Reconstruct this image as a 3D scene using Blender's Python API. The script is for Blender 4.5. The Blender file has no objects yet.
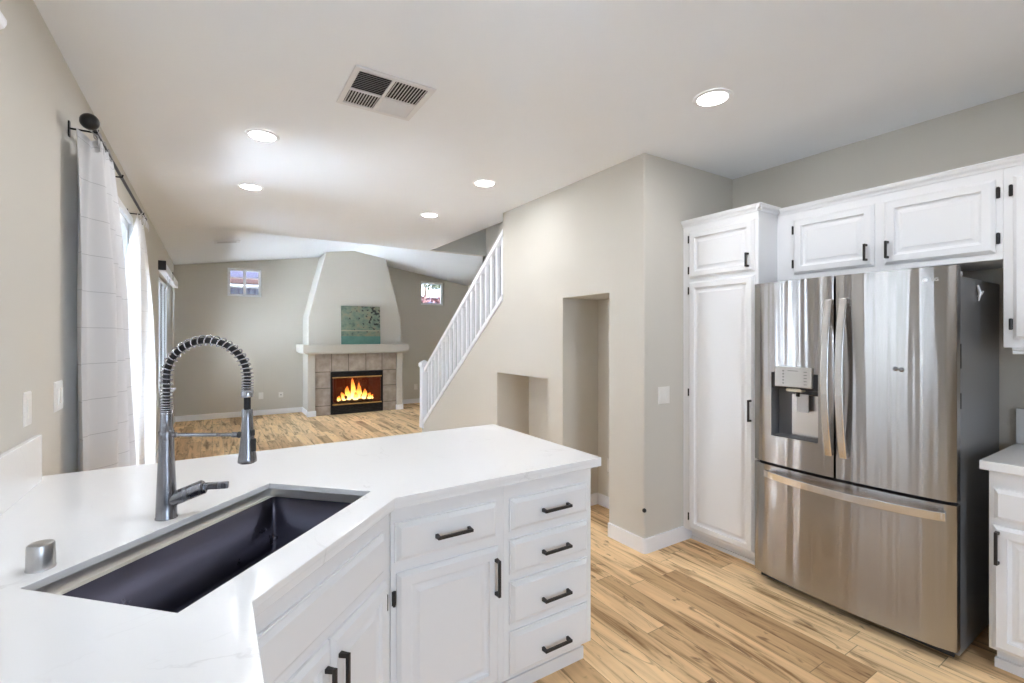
import bpy, bmesh, math, random
from mathutils import Vector, Matrix
from mathutils.geometry import tessellate_polygon
PI = math.pi
R2 = math.sqrt(2)
sc = bpy.context.scene
COL = sc.collection

# ------------------------------------------------------------------ camera, world, light
F_PX, YAW, HORIZON = 470.0, math.radians(32.5), 337.0
cam_d = bpy.data.cameras.new('camera')
cam = bpy.data.objects.new('camera', cam_d)
COL.objects.link(cam)
cam.location = (0, 0, 1.45)
cam.rotation_euler = (PI / 2, 0, -YAW)
cam_d.sensor_fit = 'HORIZONTAL'
cam_d.sensor_width = 36.0
cam_d.lens = F_PX / 1024 * 36.0
cam_d.shift_x = 0.0
cam_d.shift_y = -(341.5 - HORIZON) / 1024
cam_d.clip_start = 0.02
sc.camera = cam

sc.view_settings.view_transform = 'Standard'
sc.view_settings.look = 'None'
sc.view_settings.gamma = 1.0
sc.view_settings.use_curve_mapping = False
sc.view_settings.exposure = 2.0

world = bpy.data.worlds.new('world')
sc.world = world
world.use_nodes = True
wn = world.node_tree.nodes['Background']
wn.inputs['Color'].default_value = (0.68, 0.80, 1.0, 1)
wn.inputs['Strength'].default_value = 3.4

sun_d = bpy.data.lights.new('sun', 'SUN')
sun_d.energy = 50.0
sun_d.angle = math.radians(1.0)
sun_d.color = (0.77, 0.85, 1.0)
sun = bpy.data.objects.new('sun', sun_d)
COL.objects.link(sun)
# travels towards +X and +Y, fifty degrees above the horizon
sun.rotation_euler = Vector((0.58, -0.04, -0.81)).to_track_quat('-Z', 'Y').to_euler()


def area(name, loc, rot, sx, sy, power, color=(1, 1, 1), portal=False):
    d = bpy.data.lights.new(name, 'AREA')
    d.shape = 'RECTANGLE'
    d.size, d.size_y = sx, sy
    d.energy = power
    d.color = color
    if portal:
        d.cycles.is_portal = True
    o = bpy.data.objects.new(name, d)
    o.location = loc
    o.rotation_euler = rot
    COL.objects.link(o)
    return o


# daylight comes in through these openings, some of them added (portals only guide the sky light)
area('door_portal', (-0.80, 3.92, 1.17), (0, -PI / 2, 0), 2.3, 1.6, 1, portal=True)
area('added_kitchen_window_portal', (-0.80, 1.13, 1.7), (0, -PI / 2, 0), 1.14, 1.37, 1, portal=True)
area('living_window_portal', (-0.80, 8.3, 1.45), (0, -PI / 2, 0), 1.66, 2.4, 1, portal=True)
area('added_back_door_portal', (0.9, -2.85, 1.17), (PI / 2, 0, 0), 1.4, 2.3, 1, portal=True)
area('added_stair_window_portal', (3.05, 2.10, 4.4), (PI / 2, 0, 0), 0.7, 1.0, 1, portal=True)

sc.cycles.max_bounces = 10
sc.cycles.diffuse_bounces = 7
sc.cycles.glossy_bounces = 5
sc.cycles.transmission_bounces = 6
sc.cycles.caustics_reflective = False
sc.cycles.caustics_refractive = False
sc.cycles.sample_clamp_indirect = 40.0

# ------------------------------------------------------------------ materials


def mat_new(name):
    m = bpy.data.materials.new(name)
    m.use_nodes = True
    return m, m.node_tree, m.node_tree.nodes['Principled BSDF']


def N(nt, kind, **kw):
    n = nt.nodes.new(kind)
    for k, v in kw.items():
        setattr(n, k, v)
    return n


def rgb(c):
    return (c[0], c[1], c[2], 1.0)


def plain(name, col, rough=0.5, metal=0.0, bump=0.0, bscale=120.0, coat=0.0, vary=0.0, vscale=6.0, spec=None):
    m, nt, p = mat_new(name)
    p.inputs['Roughness'].default_value = rough
    p.inputs['Metallic'].default_value = metal
    p.inputs['Base Color'].default_value = rgb(col)
    if spec is not None:
        p.inputs['Specular IOR Level'].default_value = spec
    if coat:
        p.inputs['Coat Weight'].default_value = coat
        p.inputs['Coat Roughness'].default_value = 0.08
    tc = N(nt, 'ShaderNodeTexCoord')
    if vary:
        nz = N(nt, 'ShaderNodeTexNoise')
        nz.inputs['Scale'].default_value = vscale
        nz.inputs['Detail'].default_value = 4
        nt.links.new(tc.outputs['Object'], nz.inputs['Vector'])
        mx = N(nt, 'ShaderNodeMix', data_type='RGBA')
        mx.inputs[6].default_value = rgb([max(0, c * (1 - vary)) for c in col])
        mx.inputs[7].default_value = rgb([min(1, c * (1 + vary)) for c in col])
        nt.links.new(nz.outputs['Fac'], mx.inputs[0])
        nt.links.new(mx.outputs[2], p.inputs['Base Color'])
    if bump:
        nb = N(nt, 'ShaderNodeTexNoise')
        nb.inputs['Scale'].default_value = bscale
        nb.inputs['Detail'].default_value = 3
        nt.links.new(tc.outputs['Object'], nb.inputs['Vector'])
        b = N(nt, 'ShaderNodeBump')
        b.inputs['Strength'].default_value = bump
        b.inputs['Distance'].default_value = 0.002
        nt.links.new(nb.outputs['Fac'], b.inputs['Height'])
        nt.links.new(b.outputs['Normal'], p.inputs['Normal'])
    return m


M = {}
M['wall'] = plain('wall_paint', (0.60, 0.572, 0.512), 0.75, bump=0.25, bscale=140, vary=0.02, vscale=2)
M['ceiling'] = plain('ceiling_paint', (0.84, 0.865, 0.895), 0.85, bump=0.15, bscale=160, vary=0.01)
M['trim'] = plain('trim_paint', (0.84, 0.85, 0.88), 0.35, vary=0.01)
M['cabinet'] = plain('cabinet_paint', (0.83, 0.835, 0.845), 0.32, bump=0.05, bscale=60, vary=0.012, vscale=3)
M['bronze'] = plain('dark_bronze', (0.045, 0.042, 0.042), 0.38, metal=0.6, vary=0.2, vscale=40)
M['black'] = plain('black_metal', (0.012, 0.012, 0.013), 0.35, metal=0.3, vary=0.2, vscale=30)
M['blackplastic'] = plain('black_plastic', (0.02, 0.02, 0.022), 0.45, vary=0.2, vscale=30)
M['plate'] = plain('switch_plastic', (0.78, 0.76, 0.72), 0.35, vary=0.01)
M['frame'] = plain('window_vinyl', (0.84, 0.85, 0.87), 0.35, vary=0.01)
M['rubber'] = plain('grey_gasket', (0.10, 0.10, 0.105), 0.6, vary=0.1, vscale=30)
M['fridgeside'] = plain('fridge_side_paint', (0.22, 0.22, 0.222), 0.30, metal=0.35, bump=0.05, bscale=300, vary=0.04)
M['darkplastic'] = plain('dispenser_plastic', (0.16, 0.16, 0.165), 0.4, vary=0.1, vscale=10)
M['lightgrey'] = plain('grey_plastic', (0.50, 0.50, 0.50), 0.35, vary=0.05)
M['cream'] = plain('cream_plastic', (0.80, 0.77, 0.62), 0.4, vary=0.03)
M['panel'] = plain('railing_backing', (0.44, 0.45, 0.47), 0.5, vary=0.03)
M['panelchrome'] = plain('satin_panel', (0.62, 0.62, 0.60), 0.22, metal=0.35, vary=0.03)
M['brass'] = plain('brass', (0.72, 0.52, 0.25), 0.25, metal=1.0, vary=0.06)
M['log'] = plain('charred_log', (0.05, 0.028, 0.018), 0.9, bump=0.8, bscale=40, vary=0.5, vscale=12)
M['glowbrick'] = plain('glow_red_firebrick', (0.085, 0.018, 0.014), 0.85, bump=0.4, bscale=30, vary=0.35, vscale=9)  # the fire's red glow is put into the brick colour
M['ventmetal'] = plain('vent_enamel', (0.74, 0.74, 0.75), 0.4, vary=0.02)
M['ventdark'] = plain('vent_duct_shade', (0.03, 0.03, 0.032), 0.8, vary=0.2)
M['concrete'] = plain('patio_concrete', (0.78, 0.78, 0.78), 0.9, bump=0.3, vary=0.1, vscale=3)
M['siding'] = plain('house_siding', (0.075, 0.07, 0.11), 0.8, vary=0.08, vscale=4)
M['rooftile'] = plain('roof_tile', (0.06, 0.025, 0.02), 0.8, bump=0.4, bscale=20, vary=0.3, vscale=6)
M['shutter'] = plain('shutter_paint', (0.04, 0.04, 0.055), 0.6, vary=0.1)
M['leaf'] = plain('tree_leaf', (0.03, 0.035, 0.008), 0.6, vary=0.5, vscale=3)
M['stucco'] = plain('cream_stucco', (0.50, 0.48, 0.43), 0.9, bump=0.3, vary=0.04)
M['added_hedge'] = plain('dark_hedge', (0.018, 0.022, 0.016), 0.9, vary=0.4)
M['bark'] = plain('tree_bark', (0.10, 0.07, 0.05), 0.9, bump=0.6, bscale=25, vary=0.3)
M['flower'] = plain('red_blossom', (0.05, 0.006, 0.006), 0.7, vary=0.3)
M['lawn'] = plain('dark_gravel', (0.10, 0.10, 0.10), 0.9, bump=0.5, bscale=60, vary=0.4)


def emit(name, col, strength):
    m, nt, p = mat_new(name)
    p.inputs['Base Color'].default_value = rgb(col)
    p.inputs['Emission Color'].default_value = rgb(col)
    p.inputs['Emission Strength'].default_value = strength
    return m


M['lamp'] = emit('lamp_diffuser', (1.0, 0.97, 0.92), 9.0)


def brushed(name, col, rough, aniso, axis, wav=0.0, wscale=9.0, scratch=0.12, sscale=(1, 1, 1), arot=None):
    """brushed steel; the sheet itself is slightly wavy across `axis`, so reflections smear into upright streaks."""
    m, nt, p = mat_new(name)
    p.inputs['Metallic'].default_value = 1.0
    p.inputs['Base Color'].default_value = rgb(col)
    p.inputs['Roughness'].default_value = rough
    p.inputs['Anisotropic'].default_value = aniso
    if arot is not None:
        tg = N(nt, 'ShaderNodeTangent', direction_type='RADIAL', axis='Z')
        nt.links.new(tg.outputs[0], p.inputs['Tangent'])
        p.inputs['Anisotropic Rotation'].default_value = arot
    tc = N(nt, 'ShaderNodeTexCoord')
    mp = N(nt, 'ShaderNodeMapping')
    mp.inputs['Scale'].default_value = sscale
    nt.links.new(tc.outputs['Object'], mp.inputs['Vector'])
    nz = N(nt, 'ShaderNodeTexNoise')
    nz.inputs['Scale'].default_value = 1.0
    nz.inputs['Detail'].default_value = 5
    nt.links.new(mp.outputs['Vector'], nz.inputs['Vector'])
    mr = N(nt, 'ShaderNodeMapRange')
    mr.inputs[3].default_value = max(0.02, rough - scratch * 0.5)
    mr.inputs[4].default_value = rough + scratch * 0.5
    nt.links.new(nz.outputs['Fac'], mr.inputs[0])
    nt.links.new(mr.outputs[0], p.inputs['Roughness'])
    if wav:
        m2 = N(nt, 'ShaderNodeMapping')
        m2.inputs['Scale'].default_value = (0.3, wscale, 0.16)
        nt.links.new(tc.outputs['Object'], m2.inputs['Vector'])
        n2 = N(nt, 'ShaderNodeTexNoise')
        n2.inputs['Scale'].default_value = 1.0
        n2.inputs['Detail'].default_value = 2.5
        nt.links.new(m2.outputs['Vector'], n2.inputs['Vector'])
        b = N(nt, 'ShaderNodeBump')
        b.inputs['Strength'].default_value = 1.0
        b.inputs['Distance'].default_value = wav
        nt.links.new(n2.outputs['Fac'], b.inputs['Height'])
        nt.links.new(b.outputs['Normal'], p.inputs['Normal'])
    return m


M['steel'] = brushed('stainless_door', (0.44, 0.43, 0.425), 0.22, 1.0, 'y', wav=0.042, wscale=5.0, scratch=0.0, sscale=(2, 2, 60), arot=0.25)
M['handlesteel'] = brushed('stainless_handle', (0.74, 0.72, 0.70), 0.24, 0.4, 'z', scratch=0.08, sscale=(60, 60, 4))
M['nickel'] = brushed('brushed_nickel', (0.26, 0.26, 0.275), 0.27, 0.3, 'z', scratch=0.05, sscale=(60, 60, 3))
M['sinksteel'] = brushed('gunmetal_sink', (0.085, 0.085, 0.12), 0.30, 0.2, 'z', scratch=0.16, sscale=(14, 14, 14))
M['litledgesteel'] = brushed('lit_sink_ledge_steel', (0.80, 0.78, 0.74), 0.42, 0.2, 'z', scratch=0.1, sscale=(8, 8, 60))  # far paler than the basin: the ledge's lit look is in the colour
M['coil'] = brushed('spring_steel', (0.42, 0.42, 0.44), 0.2, 0.0, 'z', scratch=0.05, sscale=(40, 40, 40))
M['satin'] = brushed('satin_nickel_cap', (0.52, 0.51, 0.50), 0.33, 0.3, 'z', scratch=0.1, sscale=(120, 120, 8))


def glass(name, tint=(1, 1, 1), rough=0.0):
    m, nt, p = mat_new(name)
    out = nt.nodes['Material Output']
    nt.nodes.remove(p)
    g = N(nt, 'ShaderNodeBsdfGlossy')
    g.inputs['Roughness'].default_value = rough
    t = N(nt, 'ShaderNodeBsdfTransparent')
    t.inputs['Color'].default_value = rgb(tint)
    fr = N(nt, 'ShaderNodeFresnel')
    fr.inputs['IOR'].default_value = 1.5
    mx = N(nt, 'ShaderNodeMixShader')
    nt.links.new(fr.outputs[0], mx.inputs[0])
    nt.links.new(t.outputs[0], mx.inputs[1])
    nt.links.new(g.outputs[0], mx.inputs[2])
    nt.links.new(mx.outputs[0], out.inputs['Surface'])
    return m


M['glass'] = glass('window_glass', (0.93, 0.95, 0.95))
M['fireglass'] = glass('firebox_glass', (0.9, 0.86, 0.82))


def quartz():
    m, nt, p = mat_new('white_quartz')
    p.inputs['Roughness'].default_value = 0.16
    tc = N(nt, 'ShaderNodeTexCoord')
    nz = N(nt, 'ShaderNodeTexNoise')
    nz.inputs['Scale'].default_value = 3.2
    nz.inputs['Detail'].default_value = 8
    nz.inputs['Distortion'].default_value = 1.2
    nt.links.new(tc.outputs['Object'], nz.inputs['Vector'])
    # a thin vein where the noise crosses one value
    sub = N(nt, 'ShaderNodeMath', operation='SUBTRACT')
    sub.inputs[1].default_value = 0.56
    nt.links.new(nz.outputs['Fac'], sub.inputs[0])
    ab = N(nt, 'ShaderNodeMath', operation='ABSOLUTE')
    nt.links.new(sub.outputs[0], ab.inputs[0])
    mr = N(nt, 'ShaderNodeMapRange')
    mr.inputs[1].default_value = 0.0
    mr.inputs[2].default_value = 0.012
    mr.inputs[3].default_value = 1.0
    mr.inputs[4].default_value = 0.0
    nt.links.new(ab.outputs[0], mr.inputs[0])
    n2 = N(nt, 'ShaderNodeTexNoise')
    n2.inputs['Scale'].default_value = 5.0
    n2.inputs['Detail'].default_value = 2
    nt.links.new(tc.outputs['Object'], n2.inputs['Vector'])
    r2 = N(nt, 'ShaderNodeMapRange')
    r2.inputs[1].default_value = 0.52
    r2.inputs[2].default_value = 0.68
    nt.links.new(n2.outputs['Fac'], r2.inputs[0])
    mu = N(nt, 'ShaderNodeMath', operation='MULTIPLY')
    nt.links.new(mr.outputs[0], mu.inputs[0])
    nt.links.new(r2.outputs[0], mu.inputs[1])
    m3 = N(nt, 'ShaderNodeMath', operation='MULTIPLY')
    m3.inputs[1].default_value = 0.35
    nt.links.new(mu.outputs[0], m3.inputs[0])
    mx = N(nt, 'ShaderNodeMix', data_type='RGBA')
    mx.inputs[6].default_value = (0.86, 0.86, 0.86, 1)
    mx.inputs[7].default_value = (0.55, 0.54, 0.53, 1)
    nt.links.new(m3.outputs[0], mx.inputs[0])
    nt.links.new(mx.outputs[2], p.inputs['Base Color'])
    return m


M['quartz'] = quartz()


def floorboards():
    m, nt, p = mat_new('oak_planks')
    L = nt.links.new
    tc = N(nt, 'ShaderNodeTexCoord')
    sep = N(nt, 'ShaderNodeSeparateXYZ')
    L(tc.outputs['Object'], sep.inputs[0])

    def math_(op, a, b=None, c=None):
        n = N(nt, 'ShaderNodeMath', operation=op)
        for i, v in enumerate((a, b, c)):
            if v is None:
                continue
            if isinstance(v, (int, float)):
                n.inputs[i].default_value = v
            else:
                L(v, n.inputs[i])
        return n.outputs[0]
    W, LEN = 0.128, 1.05
    xs = math_('DIVIDE', sep.outputs[0], W)
    col = math_('FLOOR', xs)
    wn1 = N(nt, 'ShaderNodeTexWhiteNoise', noise_dimensions='1D')
    L(col, wn1.inputs['W'])
    ys = math_('ADD', math_('DIVIDE', sep.outputs[1], LEN), math_('MULTIPLY', wn1.outputs['Value'], 7.3))
    row = math_('FLOOR', ys)
    cmb = N(nt, 'ShaderNodeCombineXYZ')
    L(col, cmb.inputs[0])
    L(row, cmb.inputs[1])
    wn2 = N(nt, 'ShaderNodeTexWhiteNoise', noise_dimensions='3D')
    L(cmb.outputs[0], wn2.inputs['Vector'])
    ident = wn2.outputs['Value']
    # grain coordinates, shifted per plank
    g = N(nt, 'ShaderNodeCombineXYZ')
    L(math_('MULTIPLY', sep.outputs[0], 16.0), g.inputs[0])
    L(math_('ADD', math_('MULTIPLY', sep.outputs[1], 1.5), math_('MULTIPLY', ident, 37.0)), g.inputs[1])
    L(math_('MULTIPLY', ident, 19.0), g.inputs[2])
    nz = N(nt, 'ShaderNodeTexNoise')
    nz.inputs['Scale'].default_value = 1.0
    nz.inputs['Detail'].default_value = 7
    nz.inputs['Roughness'].default_value = 0.62
    nz.inputs['Distortion'].default_value = 0.9
    L(g.outputs[0], nz.inputs['Vector'])
    # blotches and knots
    k = N(nt, 'ShaderNodeCombineXYZ')
    L(math_('MULTIPLY', sep.outputs[0], 15.0), k.inputs[0])
    L(math_('ADD', math_('MULTIPLY', sep.outputs[1], 4.5), math_('MULTIPLY', ident, 11.0)), k.inputs[1])
    L(math_('MULTIPLY', ident, 5.0), k.inputs[2])
    kn = N(nt, 'ShaderNodeTexNoise')
    kn.inputs['Scale'].default_value = 1.0
    kn.inputs['Detail'].default_value = 3
    kn.inputs['Distortion'].default_value = 1.4
    L(k.outputs[0], kn.inputs['Vector'])
    knr = N(nt, 'ShaderNodeMapRange')
    knr.inputs[1].default_value = 0.62
    knr.inputs[2].default_value = 0.71
    L(kn.outputs['Fac'], knr.inputs[0])
    tone = N(nt, 'ShaderNodeValToRGB')
    e = tone.color_ramp.elements
    e[0].position, e[0].color = 0.0, (0.50, 0.32, 0.165, 1)
    e[1].position, e[1].color = 1.0, (0.94, 0.70, 0.42, 1)
    for pos, c in ((0.12, (0.70, 0.475, 0.26, 1)), (0.45, (0.84, 0.60, 0.345, 1)), (0.75, (0.92, 0.675, 0.395, 1))):
        x = e.new(pos)
        x.color = c
    L(ident, tone.inputs[0])
    gr = N(nt, 'ShaderNodeValToRGB')
    e = gr.color_ramp.elements
    e[0].position, e[0].color = 0.33, (0.38, 0.29, 0.21, 1)
    e[1].position, e[1].color = 0.62, (1.12, 1.1, 1.06, 1)
    x = e.new(0.47)
    x.color = (0.95, 0.92, 0.88, 1)
    L(nz.outputs['Fac'], gr.inputs[0])
    mul = N(nt, 'ShaderNodeMix', data_type='RGBA', blend_type='MULTIPLY')
    mul.inputs[0].default_value = 1.0
    L(tone.outputs[0], mul.inputs[6])
    L(gr.outputs[0], mul.inputs[7])
    mk = N(nt, 'ShaderNodeMix', data_type='RGBA')
    L(math_('MULTIPLY', knr.outputs[0], 0.75), mk.inputs[0])
    L(mul.outputs[2], mk.inputs[6])
    mk.inputs[7].default_value = (0.19, 0.095, 0.045, 1)
    # dark joints
    fx = math_('FRACT', xs)
    fy = math_('FRACT', ys)
    ex = math_('MINIMUM', fx, math_('SUBTRACT', 1.0, fx))
    ey = math_('MINIMUM', fy, math_('SUBTRACT', 1.0, fy))
    jx = math_('LESS_THAN', ex, 0.010)
    jy = math_('LESS_THAN', ey, 0.0016)
    j = math_('MAXIMUM', jx, jy)
    mj = N(nt, 'ShaderNodeMix', data_type='RGBA')
    L(math_('MULTIPLY', j, 0.6), mj.inputs[0])
    L(mk.outputs[2], mj.inputs[6])
    mj.inputs[7].default_value = (0.10, 0.06, 0.035, 1)
    L(mj.outputs[2], p.inputs['Base Color'])
    p.inputs['Roughness'].default_value = 0.55
    p.inputs['Specular IOR Level'].default_value = 0.3
    b = N(nt, 'ShaderNodeBump')
    b.inputs['Strength'].default_value = 0.25
    b.inputs['Distance'].default_value = 0.002
    L(nz.outputs['Fac'], b.inputs['Height'])
    L(b.outputs['Normal'], p.inputs['Normal'])
    return m


M['floor'] = floorboards()


def cloth(name, col, trans, line=0.0):
    m, nt, p = mat_new(name)
    out = nt.nodes['Material Output']
    L = nt.links.new
    p.inputs['Roughness'].default_value = 0.9
    tc = N(nt, 'ShaderNodeTexCoord')
    sep = N(nt, 'ShaderNodeSeparateXYZ')
    L(tc.outputs['UV'], sep.inputs[0])

    def stripes(sock, period, w):
        a = N(nt, 'ShaderNodeMath', operation='DIVIDE')
        a.inputs[1].default_value = period
        L(sock, a.inputs[0])
        f = N(nt, 'ShaderNodeMath', operation='FRACT')
        L(a.outputs[0], f.inputs[0])
        l = N(nt, 'ShaderNodeMath', operation='LESS_THAN')
        l.inputs[1].default_value = w / period
        L(f.outputs[0], l.inputs[0])
        return l.outputs[0]
    mx1 = N(nt, 'ShaderNodeMath', operation='MAXIMUM')
    L(stripes(sep.outputs[1], 0.168, 0.003), mx1.inputs[0])
    L(stripes(sep.outputs[0], 0.62, 0.004), mx1.inputs[1])
    sc_ = N(nt, 'ShaderNodeMath', operation='MULTIPLY')
    sc_.inputs[1].default_value = line
    L(mx1.outputs[0], sc_.inputs[0])
    mx = N(nt, 'ShaderNodeMix', data_type='RGBA')
    mx.inputs[6].default_value = rgb(col)
    mx.inputs[7].default_value = (0.30, 0.30, 0.31, 1)
    L(sc_.outputs[0], mx.inputs[0])
    L(mx.outputs[2], p.inputs['Base Color'])
    t = N(nt, 'ShaderNodeBsdfTranslucent')
    L(mx.outputs[2], t.inputs['Color'])
    ms = N(nt, 'ShaderNodeMixShader')
    ms.inputs[0].default_value = trans
    L(p.outputs[0], ms.inputs[1])
    L(t.outputs[0], ms.inputs[2])
    L(ms.outputs[0], out.inputs['Surface'])
    return m


M['curtain'] = cloth('windowpane_check_curtain', (0.72, 0.72, 0.73), 0.20, 0.5)
M['curtainlit'] = cloth('backlit_curtain', (0.88, 0.88, 0.88), 0.45, 0.25)
M['blind'] = cloth('white_blind_fabric', (0.90, 0.90, 0.90), 0.45, 0.0)
M['shade'] = cloth('cream_shade_fabric', (0.86, 0.80, 0.66), 0.5, 0.0)


def tile_mat():
    m, nt, p = mat_new('hearth_tile')
    L = nt.links.new
    tc = N(nt, 'ShaderNodeTexCoord')
    nz = N(nt, 'ShaderNodeTexNoise')
    nz.inputs['Scale'].default_value = 9
    nz.inputs['Detail'].default_value = 6
    L(tc.outputs['Object'], nz.inputs['Vector'])
    cr = N(nt, 'ShaderNodeValToRGB')
    e = cr.color_ramp.elements
    e[0].position, e[0].color = 0.3, (0.34, 0.285, 0.235, 1)
    e[1].position, e[1].color = 0.7, (0.50, 0.44, 0.38, 1)
    L(nz.outputs['Fac'], cr.inputs[0])
    L(cr.outputs[0], p.inputs['Base Color'])
    p.inputs['Roughness'].default_value = 0.4
    return m


M['tile'] = tile_mat()
M['grout'] = plain('tile_grout', (0.17, 0.145, 0.12), 0.9, vary=0.05)


def flame_mat():
    m, nt, p = mat_new('flame')
    L = nt.links.new
    tc = N(nt, 'ShaderNodeTexCoord')
    sep = N(nt, 'ShaderNodeSeparateXYZ')
    L(tc.outputs['Generated'], sep.inputs[0])
    cr = N(nt, 'ShaderNodeValToRGB')
    e = cr.color_ramp.elements
    e[0].position, e[0].color = 0.0, (1.0, 0.72, 0.28, 1)
    e[1].position, e[1].color = 1.0, (0.75, 0.10, 0.01, 1)
    x = e.new(0.45)
    x.color = (1.0, 0.42, 0.07, 1)
    L(sep.outputs[2], cr.inputs[0])
    L(cr.outputs[0], p.inputs['Emission Color'])
    p.inputs['Base Color'].default_value = (0.2, 0.05, 0.01, 1)
    st = N(nt, 'ShaderNodeMapRange')
    st.inputs[3].default_value = 1.6
    st.inputs[4].default_value = 0.5
    L(sep.outputs[2], st.inputs[0])
    L(st.outputs[0], p.inputs['Emission Strength'])
    return m


M['flame'] = flame_mat()


def painting_mat():
    """a loose abstract: mossy grey-green field with rust and dark flecks above a plain teal band."""
    m, nt, p = mat_new('abstract_canvas')
    L = nt.links.new
    tc = N(nt, 'ShaderNodeTexCoord')
    sep = N(nt, 'ShaderNodeSeparateXYZ')
    L(tc.outputs['Generated'], sep.inputs[0])
    nz = N(nt, 'ShaderNodeTexNoise')
    nz.inputs['Scale'].default_value = 5
    nz.inputs['Detail'].default_value = 6
    nz.inputs['Roughness'].default_value = 0.7
    L(tc.outputs['Generated'], nz.inputs['Vector'])
    cr = N(nt, 'ShaderNodeValToRGB')
    e = cr.color_ramp.elements
    e[0].position, e[0].color = 0.30, (0.07, 0.11, 0.085, 1)
    e[1].position, e[1].color = 0.72, (0.29, 0.23, 0.14, 1)
    for pos, c in ((0.44, (0.165, 0.23, 0.18, 1)), (0.55, (0.24, 0.27, 0.19, 1)), (0.63, (0.28, 0.25, 0.17, 1))):
        x = e.new(pos)
        x.color = c
    L(nz.outputs['Fac'], cr.inputs[0])
    # dark flecks, denser towards one upper corner
    n2 = N(nt, 'ShaderNodeTexNoise')
    n2.inputs['Scale'].default_value = 13
    n2.inputs['Detail'].default_value = 2
    L(tc.outputs['Generated'], n2.inputs['Vector'])
    gz = N(nt, 'ShaderNodeMath', operation='MULTIPLY')
    L(sep.outputs[0], gz.inputs[0])
    L(sep.outputs[2], gz.inputs[1])
    ad = N(nt, 'ShaderNodeMath', operation='MULTIPLY_ADD')
    ad.inputs[1].default_value = 0.25
    L(gz.outputs[0], ad.inputs[0])
    L(n2.outputs['Fac'], ad.inputs[2])
    fl = N(nt, 'ShaderNodeMapRange')
    fl.inputs[1].default_value = 0.70
    fl.inputs[2].default_value = 0.75
    L(ad.outputs[0], fl.inputs[0])
    m1 = N(nt, 'ShaderNodeMix', data_type='RGBA')
    L(fl.outputs[0], m1.inputs[0])
    L(cr.outputs[0], m1.inputs[6])
    m1.inputs[7].default_value = (0.015, 0.02, 0.018, 1)
    # bands by height
    band = N(nt, 'ShaderNodeValToRGB')
    band.color_ramp.interpolation = 'CONSTANT'
    e = band.color_ramp.elements
    e[0].position, e[0].color = 0.0, (1, 1, 1, 1)
    e[1].position, e[1].color = 0.21, (0, 0, 0, 1)
    L(sep.outputs[2], band.inputs[0])
    teal = N(nt, 'ShaderNodeMix', data_type='RGBA')
    teal.inputs[6].default_value = (0.06, 0.18, 0.155, 1)
    teal.inputs[7].default_value = (0.15, 0.32, 0.27, 1)
    L(nz.outputs['Fac'], teal.inputs[0])
    m2 = N(nt, 'ShaderNodeMix', data_type='RGBA')
    L(band.outputs[0], m2.inputs[0])
    L(m1.outputs[2], m2.inputs[6])
    L(teal.outputs[2], m2.inputs[7])
    # one pale line above the band
    a = N(nt, 'ShaderNodeMath', operation='SUBTRACT')
    a.inputs[1].default_value = 0.355
    L(sep.outputs[2], a.inputs[0])
    b = N(nt, 'ShaderNodeMath', operation='ABSOLUTE')
    L(a.outputs[0], b.inputs[0])
    c = N(nt, 'ShaderNodeMath', operation='LESS_THAN')
    c.inputs[1].default_value = 0.012
    L(b.outputs[0], c.inputs[0])
    m3 = N(nt, 'ShaderNodeMix', data_type='RGBA')
    L(c.outputs[0], m3.inputs[0])
    L(m2.outputs[2], m3.inputs[6])
    m3.inputs[7].default_value = (0.40, 0.38, 0.27, 1)
    L(m3.outputs[2], p.inputs['Base Color'])
    p.inputs['Roughness'].default_value = 0.6
    return m


M['painting'] = painting_mat()

# ------------------------------------------------------------------ mesh helpers


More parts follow.
